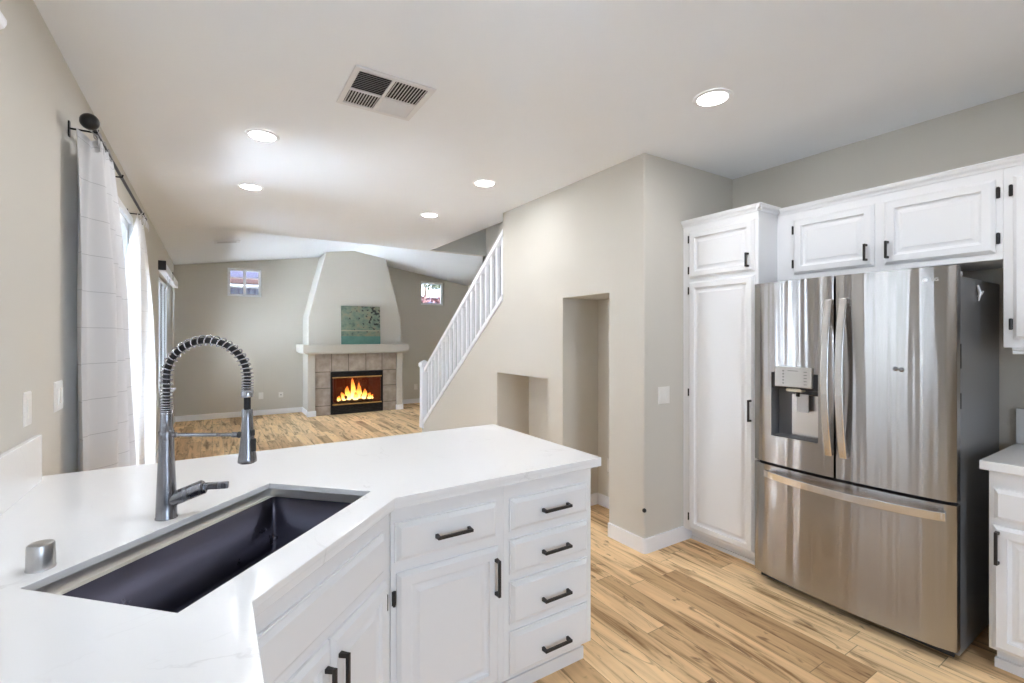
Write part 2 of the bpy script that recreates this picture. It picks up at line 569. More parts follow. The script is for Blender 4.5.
class MB:
    """collects shapes, in the frame `m`, for ONE mesh object"""

    def __init__(self, m=None):
        self.bm = bmesh.new()
        self.m = m or Matrix.Identity(4)
        self.uv = None

    def v(self, a, b, c):
        return self.bm.verts.new(self.m @ Vector((a, b, c)))

    def face(self, vs):
        try:
            return self.bm.faces.new(vs)
        except ValueError:
            return None

    def box(self, a0, a1, b0, b1, c0, c1):
        p = [self.v(a, b, c) for a in (a0, a1) for b in (b0, b1) for c in (c0, c1)]
        for f in ((0, 1, 3, 2), (4, 6, 7, 5), (0, 4, 5, 1), (2, 3, 7, 6), (0, 2, 6, 4), (1, 5, 7, 3)):
            self.face([p[i] for i in f])
        return self

    def rings(self, rings, close=True, cap0=True, cap1=True):
        vs = [[self.v(*p) for p in r] for r in rings]
        n = len(vs[0])
        for i in range(len(vs) - 1):
            for j in range(n if close else n - 1):
                k = (j + 1) % n
                self.face([vs[i][j], vs[i][k], vs[i + 1][k], vs[i + 1][j]])
        if cap0:
            self.face(vs[0])
        if cap1:
            self.face(vs[-1])
        return vs

    def panel(self, a0, a1, c0, c1, prof, b=0.0):
        """concentric rectangles (inset, height): the moulded front of a door or drawer, proud of face b along -b"""
        rs = []
        for ins, h in prof:
            rs.append([(a0 + ins, b + h, c0 + ins), (a1 - ins, b + h, c0 + ins), (a1 - ins, b + h, c1 - ins), (a0 + ins, b + h, c1 - ins)])
        self.rings(rs)
        return self

    def lathe(self, prof, cx=0, cy=0, n=24, axis='z', cap=True):
        rs = []
        for r, z in prof:
            ring = []
            for i in range(n):
                t = 2 * PI * i / n
                x, y = r * math.cos(t), r * math.sin(t)
                if axis == 'z':
                    ring.append((cx + x, cy + y, z))
                elif axis == 'y':
                    ring.append((cx + x, z, cy + y))
                else:
                    ring.append((z, cx + x, cy + y))
            rs.append(ring)
        self.rings(rs, cap0=cap, cap1=cap)
        return self

    def tube(self, pts, r, n=10, sect=None, up=None, closed=False):
        """sweep a circle (radius r, or one per point) or a section [(s,t)] along pts"""
        pts = [Vector(p) for p in pts]
        rs = []
        prev = None
        for i, p in enumerate(pts):
            a = pts[max(0, i - 1)]
            b = pts[min(len(pts) - 1, i + 1)]
            d = (b - a).normalized()
            if prev is None:
                u = Vector(up) if up else (Vector((0, 0, 1)) if abs(d.z) < 0.9 else Vector((1, 0, 0)))
            else:
                u = Vector(up) if up else prev
            s = d.cross(u).normalized()
            t = s.cross(d).normalized()
            prev = t
            rr = r[i] if isinstance(r, (list, tuple)) else r
            if sect:
                rs.append([tuple(p + s * x + t * y) for x, y in sect])
            else:
                rs.append([tuple(p + s * rr * math.cos(2 * PI * k / n) + t * rr * math.sin(2 * PI * k / n)) for k in range(n)])
        self.rings(rs)
        return self

    def prism(self, outer, holes, fmap, t0, t1):
        """plan polygon with holes, mapped by fmap(p, q, t), between t0 and t1"""
        loops = [outer] + list(holes or [])
        flat = [p for l in loops for p in l]
        tri = tessellate_polygon([[Vector((p[0], p[1], 0)) for p in l] for l in loops])
        A = [self.v(*fmap(p[0], p[1], t0)) for p in flat]
        B = [self.v(*fmap(p[0], p[1], t1)) for p in flat]
        for t in tri:
            self.face([A[i] for i in t])
            self.face([B[i] for i in reversed(t)])
        o = 0
        for l in loops:
            n = len(l)
            for i in range(n):
                j = (i + 1) % n
                self.face([A[o + i], A[o + j], B[o + j], B[o + i]])
            o += n
        return self

    def sphere(self, c, r, n=14, squash=(1, 1, 1)):
        prof = []
        k = n // 2
        for i in range(1, k):
            t = PI * i / k
            prof.append((math.sin(t), -math.cos(t)))
        rs = []
        for q, z in prof:
            rs.append([(c[0] + r * squash[0] * q * math.cos(2 * PI * j / n), c[1] + r * squash[1] * q * math.sin(2 * PI * j / n), c[2] + r * squash[2] * z) for j in range(n)])
        self.rings(rs)
        return self


def obj(name, mb, mat, parent=None, bevel=0.0, seg=2, smooth=None, kind=None, label=None, recalc=True):
    me = bpy.data.meshes.new(name)
    bm = mb.bm
    if parent is not None:
        inv = parent['_inv']
        inv = Matrix([inv[i * 4:i * 4 + 4] for i in range(4)])
        bmesh.ops.transform(bm, matrix=inv, verts=bm.verts)
    if recalc:
        bmesh.ops.recalc_face_normals(bm, faces=bm.faces)
    bm.to_mesh(me)
    bm.free()
    me.materials.append(mat)
    o = bpy.data.objects.new(name, me)
    COL.objects.link(o)
    if parent is not None:
        o.parent = parent
        o['_inv'] = list(parent['_inv'])
    if smooth is not None:
        me.polygons.foreach_set('use_smooth', [True] * len(me.polygons))
        me.set_sharp_from_angle(angle=math.radians(smooth))
    if bevel:
        b = o.modifiers.new('bevel', 'BEVEL')
        b.width = bevel
        b.segments = seg
        b.limit_method = 'ANGLE'
        b.angle_limit = math.radians(40)
        b.harden_normals = False
    if kind:
        o['kind'] = kind
    if label:
        o['label'] = label
    return o


def thing(name, label, cat, loc, rotz=0.0, group=None, kind=None):
    o = bpy.data.objects.new(name, None)
    o.empty_display_size = 0.1
    COL.objects.link(o)
    o.location = loc
    o.rotation_euler = (0, 0, rotz)
    mw = Matrix.Translation(Vector(loc)) @ Matrix.Rotation(rotz, 4, 'Z')
    o['_inv'] = [x for r in mw.inverted() for x in r]
    if kind:
        o['kind'] = kind
    else:
        o['label'] = label
        o['category'] = cat
    if group:
        o['group'] = group
    return o


def tag(o, label, cat, group=None):
    o['label'] = label
    o['category'] = cat
    if group:
        o['group'] = group
    return o


def origin(o, loc):
    """move a top-level mesh's origin to loc without moving the mesh"""
    loc = Vector(loc)
    o.data.transform(Matrix.Translation(-loc))
    o.location = loc
    return o


def struct(name, mb, mat, parent=None, **kw):
    return obj(name, mb, mat, parent, kind='structure', **kw)


YZ = lambda p, q, t: (t, p, q)      # polygon in (Y,Z), thickness along X
XZ = lambda p, q, t: (p, t, q)      # polygon in (X,Z), thickness along Y
XY = lambda p, q, t: (p, q, t)      # polygon in plan, thickness along Z


def rect(a0, a1, b0, b1):
    return [(a0, b0), (a1, b0), (a1, b1), (a0, b1)]


# ------------------------------------------------------------------ the setting
XL, XR, HC = -0.555, 3.44, 2.685        # wall planes and the kitchen ceiling
XS, YN = 2.44, 2.18                     # stair wall, nook wall
YE, YF = 6.33, 9.85                     # ceiling edge, far wall
XV, ZV = 2.28, 3.10                     # ridge of the living room vault
XFR, ZFR = 5.05, 2.65

struct('floor', MB().box(-0.72, 5.2, -2.75, 10.0, -0.1, 0.0), M['floor'])
# kitchen ceiling: flat, with the stair opening cut out
struct('ceiling', MB().prism([(-0.70, -2.75), (3.6, -2.75), (3.6, 2.30), (2.62, 2.30), (2.62, YE), (-0.70, YE)], None, XY, HC, HC + 0.2), M['ceiling'])
# living room vault, two slopes meeting at a ridge
v = MB()
v.prism([(XL - 0.15, HC - 0.0227), (XV, ZV), (5.2, ZFR - 0.0244), (5.2, ZFR + 0.1), (XV, ZV + 0.12), (XL - 0.15, HC + 0.1)], None, XZ, YE, 10.0)
struct('ceiling_vault', v, M['ceiling'])
# gable between the flat ceiling and the vault, faces the living room
struct('wall_gable', MB().prism([(XL, HC + 0.004), (2.61, HC + 0.004), (2.61, 3.03), (XV, ZV - 0.004), (XL, HC + 0.006)], None, XZ, YE - 0.12, YE - 0.001), M['wall'])

# left wall with patio door and living room window, plus added kitchen and tall window openings
DOOR = (3.12, 4.72, 0.0, 2.34)
KWIN = (0.45, 1.82, 1.12, 2.26)  # unseen kitchen window, added to bring in side light
LWIN = (7.15, 9.45, 0.62, 2.28)
TWIN = (4.95, 5.95, 0.06, 2.02)  # tall window added out of sight behind the far curtain for sun bounce
lw = MB()
lw.prism([(-2.75, 0), (DOOR[0], 0), (DOOR[0], DOOR[3]), (DOOR[1], DOOR[3]), (DOOR[1], 0), (10.0, 0), (10.0, HC), (-2.75, HC)],
         [rect(*KWIN), rect(*LWIN), rect(*TWIN)], YZ, XL - 0.14, XL)
struct('wall_left', lw, M['wall'])
# far gable wall with two small high windows
W1 = (0.226, 0.768, 2.19, 2.705)
W2 = (3.885, 4.445, 2.165, 2.69)
fw = MB()
fw.prism([(XL - 0.14, 0), (5.2, 0), (5.2, ZFR - 0.03), (XV, ZV - 0.003), (XL - 0.14, HC - 0.03)], [rect(*W1), rect(*W2)], XZ, YF, YF + 0.14)
struct('wall_far', fw, M['wall'])
# living room side wall (behind the stairs) with its window
struct('wall_side', MB().prism(rect(YE, 10.0, 0, ZFR), None, YZ, XFR, XFR + 0.14), M['wall'])
# wall behind fridge
struct('wall_right', MB().box(XR, XR + 0.14, -2.75, YN + 0.12, 0, HC), M['wall'])
# kitchen end wall behind the viewpoint with a glass door added for light
struct('wall_back', MB().prism([(-0.70, 0), (0.2, 0), (0.2, 2.34), (1.6, 2.34), (1.6, 0), (3.58, 0), (3.58, HC), (-0.70, HC)], None, XZ, -2.75, -2.61), M['wall'])
# nook wall, its outer corner rounded
arc = [(XS + 0.014 - 0.014 * math.cos(t), YN + 0.014 - 0.014 * math.sin(t)) for t in [PI / 2 * i / 8 for i in range(9)]]
struct('wall_nook', MB().prism([(XS, YN + 0.12)] + arc + [(XR, YN), (XR, YN + 0.12)], None, XY, 0, HC), M['wall'], smooth=30)
# stair wall: runs back, steps down with the stairs; two recesses cut in it
TN = (2.51, 3.05, 1.773)
SN = (3.25, 4.11, 1.09)
YEND = 6.14
sw = MB()
sw.prism([(YN + 0.12, 0), (TN[0], 0), (TN[0], TN[2]), (TN[1], TN[2]), (TN[1], 0), (SN[0], 0), (SN[0], SN[2]), (SN[1], SN[2]), (SN[1], 0),
          (YEND, 0), (YEND, 0.27), (3.997, 1.878), (3.997, HC), (YN + 0.12, HC)], None, YZ, XS, XS + 0.16)
struct('wall_stair', sw, M['wall'])
for a, b, h in (TN, SN):
    k = MB()
    x0, x1 = XS + 0.16, 2.83
    k.box(x0, x1, a - 0.03, a, 0, h)
    k.box(x0, x1, b, b + 0.03, 0, h)
    k.box(x1, x1 + 0.03, a - 0.03, b + 0.03, 0, h)
    k.box(x0, x1 + 0.03, a - 0.03, b + 0.03, h, h + 0.03)
    struct('wall_recess', k, M['wall'])
# stairwell: outer side wall, header wall above the living room vault, upper closing walls and roof
struct('wall_stairwell', MB().box(3.50, 3.60, YN + 0.12, YE, 0, 5.2), M['wall'])
struct('wall_header', MB().prism([(2.62, HC), (3.50, HC), (3.50, 0), (5.2, 0), (5.2, 5.2), (2.62, 5.2)], None, XZ, YE - 0.10, YE - 0.002), M['wall'])
struct('wall_upper', MB().box(2.52, 2.62, 2.30, YE, HC + 0.2, 5.2), M['wall'])
struct('wall_landing', MB().prism(rect(2.52, 3.6, HC, 5.2), [rect(2.72, 3.38, 3.9, 4.9)], XZ, 2.18, 2.30), M['wall'])
struct('ceiling_stairwell', MB().box(2.5, 5.2, 2.18, YE, 5.2, 5.3), M['ceiling'])
# the flight itself, closed risers between the walls
st = MB()
nst = 15
poly = [(6.08, 0.0)]
for i in range(nst):
    y = 6.08 - i * 0.25
    poly += [(y, 0.1875 * (i + 1) * 0.97), (y - 0.25, 0.1875 * (i + 1) * 0.97)]
poly += [(6.08 - nst * 0.25, 0.1875 * nst * 0.97 - 0.28), (5.75, 0.0)]
st.prism(poly, None, YZ, XS + 0.161, 3.499)
struct('floor_stairs', st, M['floor'])


def base(name, parts):
    b = MB()
    for x0, x1, y0, y1 in parts:
        b.box(x0, x1, y0, y1, 0, 0.098)
    struct(name, b, M['trim'], bevel=0.004)


T = 0.015
base('baseboard_far', [(XL + T, 1.47, YF - T, YF), (3.29, XFR - T, YF - T, YF)])
base('baseboard_left', [(XL, XL + T, 2.56, DOOR[0] - 0.07), (XL, XL + T, TWIN[1], YF)])
bb = MB()
pl = [(XS - T, TN[0]), (XS - T, YN + 0.03)]
ring = []
arc2 = [(XS + 0.014 - (0.014 + T) * math.cos(t), YN + 0.014 - (0.014 + T) * math.sin(t)) for t in [PI / 2 * i / 8 for i in range(9)]]
arc1 = [(XS + 0.014 - 0.014 * math.cos(t), YN + 0.014 - 0.014 * math.sin(t)) for t in [PI / 2 * i / 8 for i in range(9)]]
outer = [(XS - T, TN[0])] + arc2 + [(2.925, YN - T)] + [(2.925, YN)] + arc1[::-1] + [(XS, TN[0])]
bb.prism(outer, None, XY, 0, 0.098)
struct('baseboard_nook', bb, M['trim'], smooth=30)
base('baseboard_stair', [(XS - T, XS, TN[1], SN[0]), (XS - T, XS, SN[1], YEND)])
base('baseboard_recess', [(XS + 0.16, 2.83, TN[1] - T, TN[1]), (2.83 - T, 2.83, TN[0], TN[1] - T), (XS + 0.16, 2.83, TN[0], TN[0] + T)])
base('baseboard_side', [(XFR - T, XFR, YE, YF)])


# windows and the patio door
def window(name, axis, a0, a1, c0, c1, t0, t1, cols, rows, sill=True):
    """frame, muntins and one pane in a wall opening; axis 'x': opening lies in the plane of constant x"""
    fm = YZ if axis == 'x' else XZ
    w = thing(name, None, None, fm((a0 + a1) / 2, c0, t0), kind='structure')
    f = 0.045
    m = MB()
    m.prism(rect(a0, a1, c0, c1), [rect(a0 + f, a1 - f, c0 + f, c1 - f)], fm, t0 + 0.02 * (1 if t1 > t0 else -1), t1)
    obj('frame', m, M['frame'], w, bevel=0.004, kind='structure')
    mid = (t0 + t1) / 2
    g = MB()
    g.prism(rect(a0 + f, a1 - f, c0 + f, c1 - f), None, fm, mid - 0.003, mid + 0.003)
    obj('pane', g, M['glass'], w, kind='structure')
    b = MB()
    for i in range(1, cols):
        x = a0 + (a1 - a0) * i / cols
        wd = 0.022 if i * 2 == cols else 0.010
        b.prism(rect(x - wd, x + wd, c0 + f, c1 - f), None, fm, mid - 0.014, mid + 0.014)
    for i in range(1, rows):
        z = c0 + (c1 - c0) * i / rows
        b.prism(rect(a0 + f, a1 - f, z - 0.010, z + 0.010), None, fm, mid - 0.012, mid + 0.012)
    if cols > 1 or rows > 1:
        obj('muntins', b, M['frame'], w, kind='structure')
    return w


window('window_1', 'y', *W1, YF + 0.05, YF + 0.12, 2, 3)
window('window_2', 'y', *W2, YF + 0.05, YF + 0.12, 1, 1)
w3 = window('window_3', 'x', *LWIN, XL - 0.05, XL - 0.12, 4, 1)
sl = MB().box(XL - 0.05, XL + 0.05, LWIN[0] - 0.05, LWIN[1] + 0.05, LWIN[2] - 0.03, LWIN[2])
obj('sill', sl, M['frame'], w3, bevel=0.004, kind='structure')
struct('wall_mullion', MB().box(XL - 0.14, XL - 0.004, 1.075, 1.195, KWIN[2], KWIN[3]), M['wall'])  # solid mullion added to break the bright band mirrored in the fridge
w4 = window('added_kitchen_window', 'x', *KWIN, XL - 0.05, XL - 0.12, 2, 1)  # unseen window added for side light and fridge reflections
q = MB()
for k in range(12):
    y = KWIN[0] + 0.07 + (KWIN[1] - KWIN[0] - 0.14) * k / 11
    if k in (5, 6):
        continue
    q.prism([(XL - 0.010, y - 0.050), (XL - 0.008, y - 0.050), (XL - 0.044, y + 0.050), (XL - 0.046, y + 0.050)], None, XY, KWIN[2] + 0.02, KWIN[3] - 0.02)
obj('blind', q, M['blind'], w4, kind='structure')  # slats added to diffuse the side light and stripe its reflection
window('added_tall_window', 'x', *TWIN, XL - 0.05, XL - 0.12, 1, 1)  # added where the curtain hides it; its sun patch lights the ceiling
window('added_stair_window', 'y', 2.72, 3.38, 3.9, 4.9, 2.26, 2.20, 2, 1)  # unseen window added to light the stairwell


def sliding_door(name, fm, a0, a1, c1, t0, t1):
    d = thing(name, None, None, fm((a0 + a1) / 2, 0, t0), kind='structure')
    s = 1 if t1 > t0 else -1
    m = MB()
    m.prism([(a0, 0), (a0 + 0.06, 0), (a0 + 0.06, c1 - 0.06), (a1 - 0.06, c1 - 0.06), (a1 - 0.06, 0), (a1, 0), (a1, c1), (a0, c1)], None, fm, t0, t1)
    obj('frame', m, M['frame'], d, bevel=0.004, kind='structure')
    mid = (a0 + a1) / 2
    for i, (p, q) in enumerate(((a0 + 0.06, mid + 0.03), (mid - 0.03, a1 - 0.06))):
        u0 = t0 + s * (0.015 + 0.05 * i)
        u1 = u0 + s * 0.04
        pm = MB()
        pm.prism(rect(p, q, 0.03, c1 - 0.07), [rect(p + 0.07, q - 0.07, 0.13, c1 - 0.14)], fm, u0, u1)
        pn = obj('sash', pm, M['frame'], d, bevel=0.003, kind='structure')
        g = MB()
        g.prism(rect(p + 0.07, q - 0.07, 0.13, c1 - 0.14), None, fm, (u0 + u1) / 2 - 0.004, (u0 + u1) / 2 + 0.004)
        obj('pane', g, M['glass'], pn, kind='structure')
    # casing on the room side
    cz = MB()
    w = 0.055
    cz.prism([(a0 - w, 0), (a0, 0), (a0, c1), (a1, c1), (a1, 0), (a1 + w, 0), (a1 + w, c1 + w), (a0 - w, c1 + w)], None, fm, t0 + s * 0.0, t0 - s * 0.022)
    obj('casing', cz, M['frame'], d, bevel=0.003, kind='structure')
    return d


sliding_door('door_1', YZ, DOOR[0], DOOR[1], DOOR[3], XL, XL - 0.13)
sliding_door('added_back_door', XZ, 0.2, 1.6, 2.34, -2.61, -2.74)  # unseen door added to let light in from behind the camera

# ------------------------------------------------------------------ cabinets
DOORP = [(0, 0), (0, 0.008), (0.003, 0.010), (0.013, 0.019), (0.045, 0.019), (0.048, 0.008), (0.058, 0.004), (0.063, 0.005), (0.080, 0.015)]
DRAWP = [(0, 0), (0, 0.008), (0.005, 0.008), (0.0055, 0.0095), (0.019, 0.019)]


def frame_m(o, a, b):
    """matrix whose axes are a (along the front), b (out of the front) and up"""
    a, b = Vector(a), Vector(b)
    m = Matrix.Identity(4)
    for i in range(3):
        m[i][0], m[i][1], m[i][2], m[i][3] = a[i], b[i], (0, 0, 1)[i], o[i]
    return m


def pull(m, a, c, length, vertical, b0, parent, name='handle', out=0.030):
    """square bar pull with two posts"""
    q = MB(m)
    h = length / 2
    w = 0.0055

    def bx(t0, t1, o0, o1, w0, w1=None):
        w1 = w0 if w1 is None else w1
        rs = []
        for o_, ww in ((o0, w0), (o1, w1)):
            if vertical:
                rs.append([(a - ww, b0 + o_, c + t0), (a + ww, b0 + o_, c + t0), (a + ww, b0 + o_, c + t1), (a - ww, b0 + o_, c + t1)])
            else:
                rs.append([(a + t0, b0 + o_, c - ww), (a + t1, b0 + o_, c - ww), (a + t1, b0 + o_, c + ww), (a + t0, b0 + o_, c + ww)])
        q.rings(rs)
    bx(-h, h, out - 0.010, out, w)
    for t in (-1, 1):
        bx(min(t * h, t * (h - 0.012)), max(t * h, t * (h - 0.012)), 0.0, out - 0.0101, w + 0.002, w)
    return obj(name, q, M['bronze'], parent, bevel=0.0012)


def hinge(m, a, c, parent, b0=0.0):
    q = MB(m)
    q.box(a - 0.007, a + 0.007, b0, b0 + 0.003, c - 0.024, c + 0.024)
    q.lathe([(0.0048, c - 0.026), (0.0048, c + 0.026)], a, b0 + 0.006, n=10)
    return obj('hinge', q, M['bronze'], parent)


def front(kind, m, a0, a1, c0, c1, parent, handle=None, hinges=(), hl=0.139, hinge_side=None):
    if kind == 'door':
        d = obj('door', MB(m).panel(a0, a1, c0, c1, DOORP), M['cabinet'], parent, smooth=20)
    elif kind == 'false':
        d = obj('false_front', MB(m).panel(a0, a1, c0, c1, DRAWP), M['cabinet'], parent, smooth=20)
    else:
        d = obj('drawer', MB(m).panel(a0, a1, c0, c1, DRAWP), M['cabinet'], parent, smooth=20)
    if handle:
        a, c, vert = handle
        pull(m, a, c, hl, vert, 0.019, d)
    for c in hinges:
        a = a0 - 0.008 if hinge_side == 'lo' else a1 + 0.008
        hinge(m, a, c, d)
    return d


# island run, drawer-over-door unit next to the sink corner
FI = frame_m((0, 1.575, 0), (1, 0, 0), (0, -1, 0))
c1 = thing('base_cabinet', 'white base cabinet with one drawer above one door, between sink corner and four-drawer bank', 'cabinet', (0.73, 1.9, 0))
obj('body', MB().box(0.512, 0.962, 1.575, 2.2, 0.10, 0.874), M['cabinet'], c1, bevel=0.002)
obj('toe_kick', MB().box(0.512, 0.962, 1.640, 2.2, 0.0, 0.10), M['cabinet'], c1)
front('drawer', FI, 0.525, 0.930, 0.677, 0.814, c1, (0.737, 0.742, False))
front('door', FI, 0.531, 0.936, 0.115, 0.640, c1, (0.919, 0.530, True), (0.555, 0.20), hinge_side='lo')

c2 = thing('base_cabinet', 'white four-drawer base cabinet at the open end of the island, beside the wood floor', 'cabinet', (1.18, 1.9, 0))
obj('body', MB().box(0.962, 1.419, 1.575, 2.2, 0.10, 0.874), M['cabinet'], c2, bevel=0.002)
obj('toe_kick', MB().box(0.962, 1.405, 1.625, 2.2, 0.0, 0.10).box(0.962, 1.412, 1.615, 1.625, 0.0, 0.055), M['cabinet'], c2, bevel=0.002)
for z0, z1, hz in ((0.681, 0.811, 0.742), (0.510, 0.648, 0.572), (0.312, 0.482, 0.377), (0.110, 0.284, 0.175)):
    front('drawer', FI, 0.988, 1.393, z0, z1, c2, (1.205, hz, False))

# corner sink cabinet, its front runs diagonally
VF = 0.756
FD = Matrix.Identity(4)
for i in range(3):
    FD[i][0] = (1 / R2, 1 / R2, 0)[i]
    FD[i][1] = (1 / R2, -1 / R2, 0)[i]
    FD[i][2] = (0, 0, 1)[i]
    FD[i][3] = (-VF / R2, VF / R2, 0)[i]
c3 = thing('base_cabinet', 'white diagonal corner base cabinet under the dark sink, with a false front over two doors', 'cabinet', (-0.1, 1.7, 0))
m = MB()
m.prism([(0.031, 1.102), (0.510, 1.577), (0.510, 2.2), (0.490, 2.2), (0.490, 1.585), (0.023, 1.118)], None, XY, 0.10, 0.874)
m.prism([(0.023, 1.118), (0.490, 1.585), (0.490, 2.2), (-0.54, 2.2), (-0.54, 1.118)], None, XY, 0.10, 0.12)
m.prism(rect(-0.54, 0.49, 2.18, 2.2), None, XY, 0.12, 0.874)
obj('body', m, M['cabinet'], c3)
obj('toe_kick', MB().prism([(-0.02, 1.16), (0.44, 1.62), (0.44, 2.15), (-0.5, 2.15), (-0.5, 1.16)], None, XY, 0.0, 0.10), M['cabinet'], c3)
front('false', FD, 0.830, 1.420, 0.673, 0.808, c3)
front('door', FD, 0.822, 1.119, 0.115, 0.641, c3, (1.090, 0.520, True))
front('door', FD, 1.125, 1.437, 0.115, 0.641, c3, (1.152, 0.520, True), (0.560, 0.20), hinge_side='hi')

# run along the window wall
FL = frame_m((0.033, 0, 0), (0, 1, 0), (1, 0, 0))
c4 = thing('base_cabinet', 'white two-door base cabinet under the counter along the window wall', 'cabinet', (-0.25, 0.2, 0))
obj('body', MB().box(-0.54, 0.033, -0.55, 1.098, 0.10, 0.874), M['cabinet'], c4, bevel=0.002)
obj('toe_kick', MB().box(-0.54, -0.035, -0.55, 1.098, 0.0, 0.10), M['cabinet'], c4)
for a0, a1, ha in ((-0.50, 0.26, 0.22), (0.29, 1.05, 0.33)):
    front('drawer', FL, a0, a1, 0.677, 0.811, c4, ((a0 + a1) / 2, 0.742, False))
    front('door', FL, a0, a1, 0.115, 0.640, c4, (ha, 0.53, True))

# countertop of the island with the sink opening
SU0, SU1, SV0, SV1 = 0.752, 1.490, 0.833, 1.243


def uv(u, v):
    return ((u - v) / R2, (u + v) / R2)


hole = [uv(SU0, SV0), uv(SU1, SV0), uv(SU1, SV1), uv(SU0, SV1)]
ct = MB()
OUT = [(XL + 0.002, -0.6), (0.068, -0.6), (0.068, 1.087), (0.513, 1.531), (1.462, 1.553), (1.460, 2.503), (XL + 0.002, 2.503)]
INN = [(XL + 0.05, -0.55), (0.028, -0.55), (0.028, 1.104), (0.498, 1.573), (1.420, 1.594), (1.418, 2.455), (XL + 0.05, 2.455)]
ct.prism(OUT, [hole], XY, 0.894, 0.914)
ct.prism(OUT, [INN], XY, 0.875, 0.894)
bmesh.ops.remove_doubles(ct.bm, verts=ct.bm.verts, dist=1e-5)
o = obj('countertop', ct, M['quartz'], bevel=0.002)
tag(o, 'large white quartz countertop of the island and window wall, cut out for the dark sink', 'countertop')
bs = obj('backsplash', MB().box(XL + 0.002, XL + 0.020, -0.6, 2.415, 0.9145, 1.088), M['quartz'], bevel=0.002)
tag(bs, 'low white quartz backsplash on the window wall below the two light switches', 'backsplash')

# ------------------------------------------------------------------ sink
DU = Matrix.Identity(4)        # frame: (u, v, z)
for i in range(3):
    DU[i][0] = (1 / R2, 1 / R2, 0)[i]
    DU[i][1] = (-1 / R2, 1 / R2, 0)[i]
sk = thing('kitchen_sink', 'long dark gunmetal undermount sink set diagonally in the white countertop', 'sink', (*uv(1.12, 1.04), 0.65))
u0, u1, v0, v1 = SU0 - 0.012, SU1 + 0.014, SV0 - 0.008, SV1 + 0.010
zt, zl, zb = 0.8935, 0.862, 0.655


def rr(u0, u1, v0, v1, z, r=0.012):
    out = []
    for cx, cy, a in ((u1 - r, v1 - r, 0), (u0 + r, v1 - r, 90), (u0 + r, v0 + r, 180), (u1 - r, v0 + r, 270)):
        for k in range(4):
            t = math.radians(a + 30 * k)
            out.append((cx + r * math.cos(t), cy + r * math.sin(t), z))
    return out


m = MB(DU)
m.rings([rr(u0, u1, v0, v1 - 0.018, zl - 0.001), rr(u0 + 0.003, u1 - 0.003, v0 + 0.003, v1 - 0.021, zb + 0.02),
         rr(u0 + 0.015, u1 - 0.015, v0 + 0.015, v1 - 0.033, zb + 0.003), rr(u0 + 0.2, u1 - 0.2, v0 + 0.15, v1 - 0.16, zb)], cap0=False, cap1=True)
basin = obj('basin', m, M['sinksteel'], sk, smooth=40)
so = basin.modifiers.new('sheet', 'SOLIDIFY')
so.thickness = 0.0015
so.offset = -1 if False else 1
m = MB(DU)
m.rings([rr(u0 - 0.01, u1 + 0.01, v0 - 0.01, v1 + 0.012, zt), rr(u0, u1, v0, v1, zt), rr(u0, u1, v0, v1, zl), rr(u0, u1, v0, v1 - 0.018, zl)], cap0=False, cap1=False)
obj('rim_ledge', m, M['litledgesteel'], sk, smooth=40, label='steel ledge along the rim, coloured pale for its lit look')
obj('drain', MB(DU).lathe([(0.045, zb + 0.0035), (0.045, zb + 0.006), (0.035, zb + 0.006), (0.032, zb + 0.002)], (u0 + u1) / 2, (v0 + v1) / 2), M['nickel'], sk, smooth=40)

# air gap cap beside the sink
ag = thing('air_gap_cap', 'small round satin nickel cap standing on the countertop beside the sink', 'sink cap', (-0.336, 1.507, 0.914))
ax, ay = -0.336, 1.507
obj('flange', MB().lathe([(0.027, 0.914), (0.027, 0.9165), (0.026, 0.918)], ax, ay), M['satin'], ag, smooth=40)
obj('cap', MB().lathe([(0.0258, 0.918), (0.0255, 0.945), (0.0248, 0.9675), (0.0232, 0.9715), (0.0215, 0.9722), (0.0195, 0.9712)], ax, ay, n=32), M['satin'], ag, smooth=40)

# ------------------------------------------------------------------ faucet
FU, FV = 1.152, 1.300
fx, fy = uv(FU, FV)
fx, fy = fx - 0.0107, fy - 0.0074
fa = thing('kitchen_faucet', 'brushed nickel spring faucet with pull-down spray head behind the sink', 'faucet', (fx, fy, 0.914))
SD = Vector((0.843, -0.537, 0))          # the spout is swung this way over the sink
SN_ = Vector((0.537, 0.843, 0))
FB0 = Vector((fx, fy, 0))


def sp(a, z):
    p = FB0 + SD * a
    return Vector((p.x, p.y, z))


obj('body', MB().lathe([(0.0285, 0.914), (0.0285, 0.917), (0.0268, 0.920), (0.0258, 0.96), (0.0232, 1.03), (0.0202, 1.10), (0.0193, 1.146)], fx, fy, n=32), M['nickel'], fa, smooth=40)
obj('collar', MB().lathe([(0.0196, 1.146), (0.0200, 1.148), (0.0200, 1.170), (0.0190, 1.172), (0.0172, 1.174), (0.0155, 1.220), (0.0150, 1.228)], fx, fy, n=32), M['nickel'], fa, smooth=40)
REACH = 0.240
path = []
za_, zm_ = 1.222, 1.330
R = REACH / 2
for i in range(6):
    path.append((0.0, za_ + (zm_ - za_) * i / 6))
for i in range(29):
    t = PI * i / 28
    path.append((R - R * math.cos(t), zm_ + 0.110 * math.sin(t)))
for i in range(1, 9):
    path.append((REACH, zm_ - (zm_ - 1.228) * i / 8))
P3 = [sp(a, z) for a, z in path]
obj('hose', MB().tube(P3, 0.0095, n=12), M['black'], fa, smooth=60)
PP = [p for k, p in enumerate(P3) if not (k > 30 and p.z < 1.278)]
cum = [0.0]
for i in range(1, len(PP)):
    cum.append(cum[-1] + (PP[i] - PP[i - 1]).length)
LT = cum[-1]


def at_path(s):
    for i in range(1, len(cum)):
        if s <= cum[i] or i == len(cum) - 1:
            f = (s - cum[i - 1]) / (cum[i] - cum[i - 1])
            return PP[i - 1].lerp(PP[i], f), (PP[i] - PP[i - 1]).normalized()


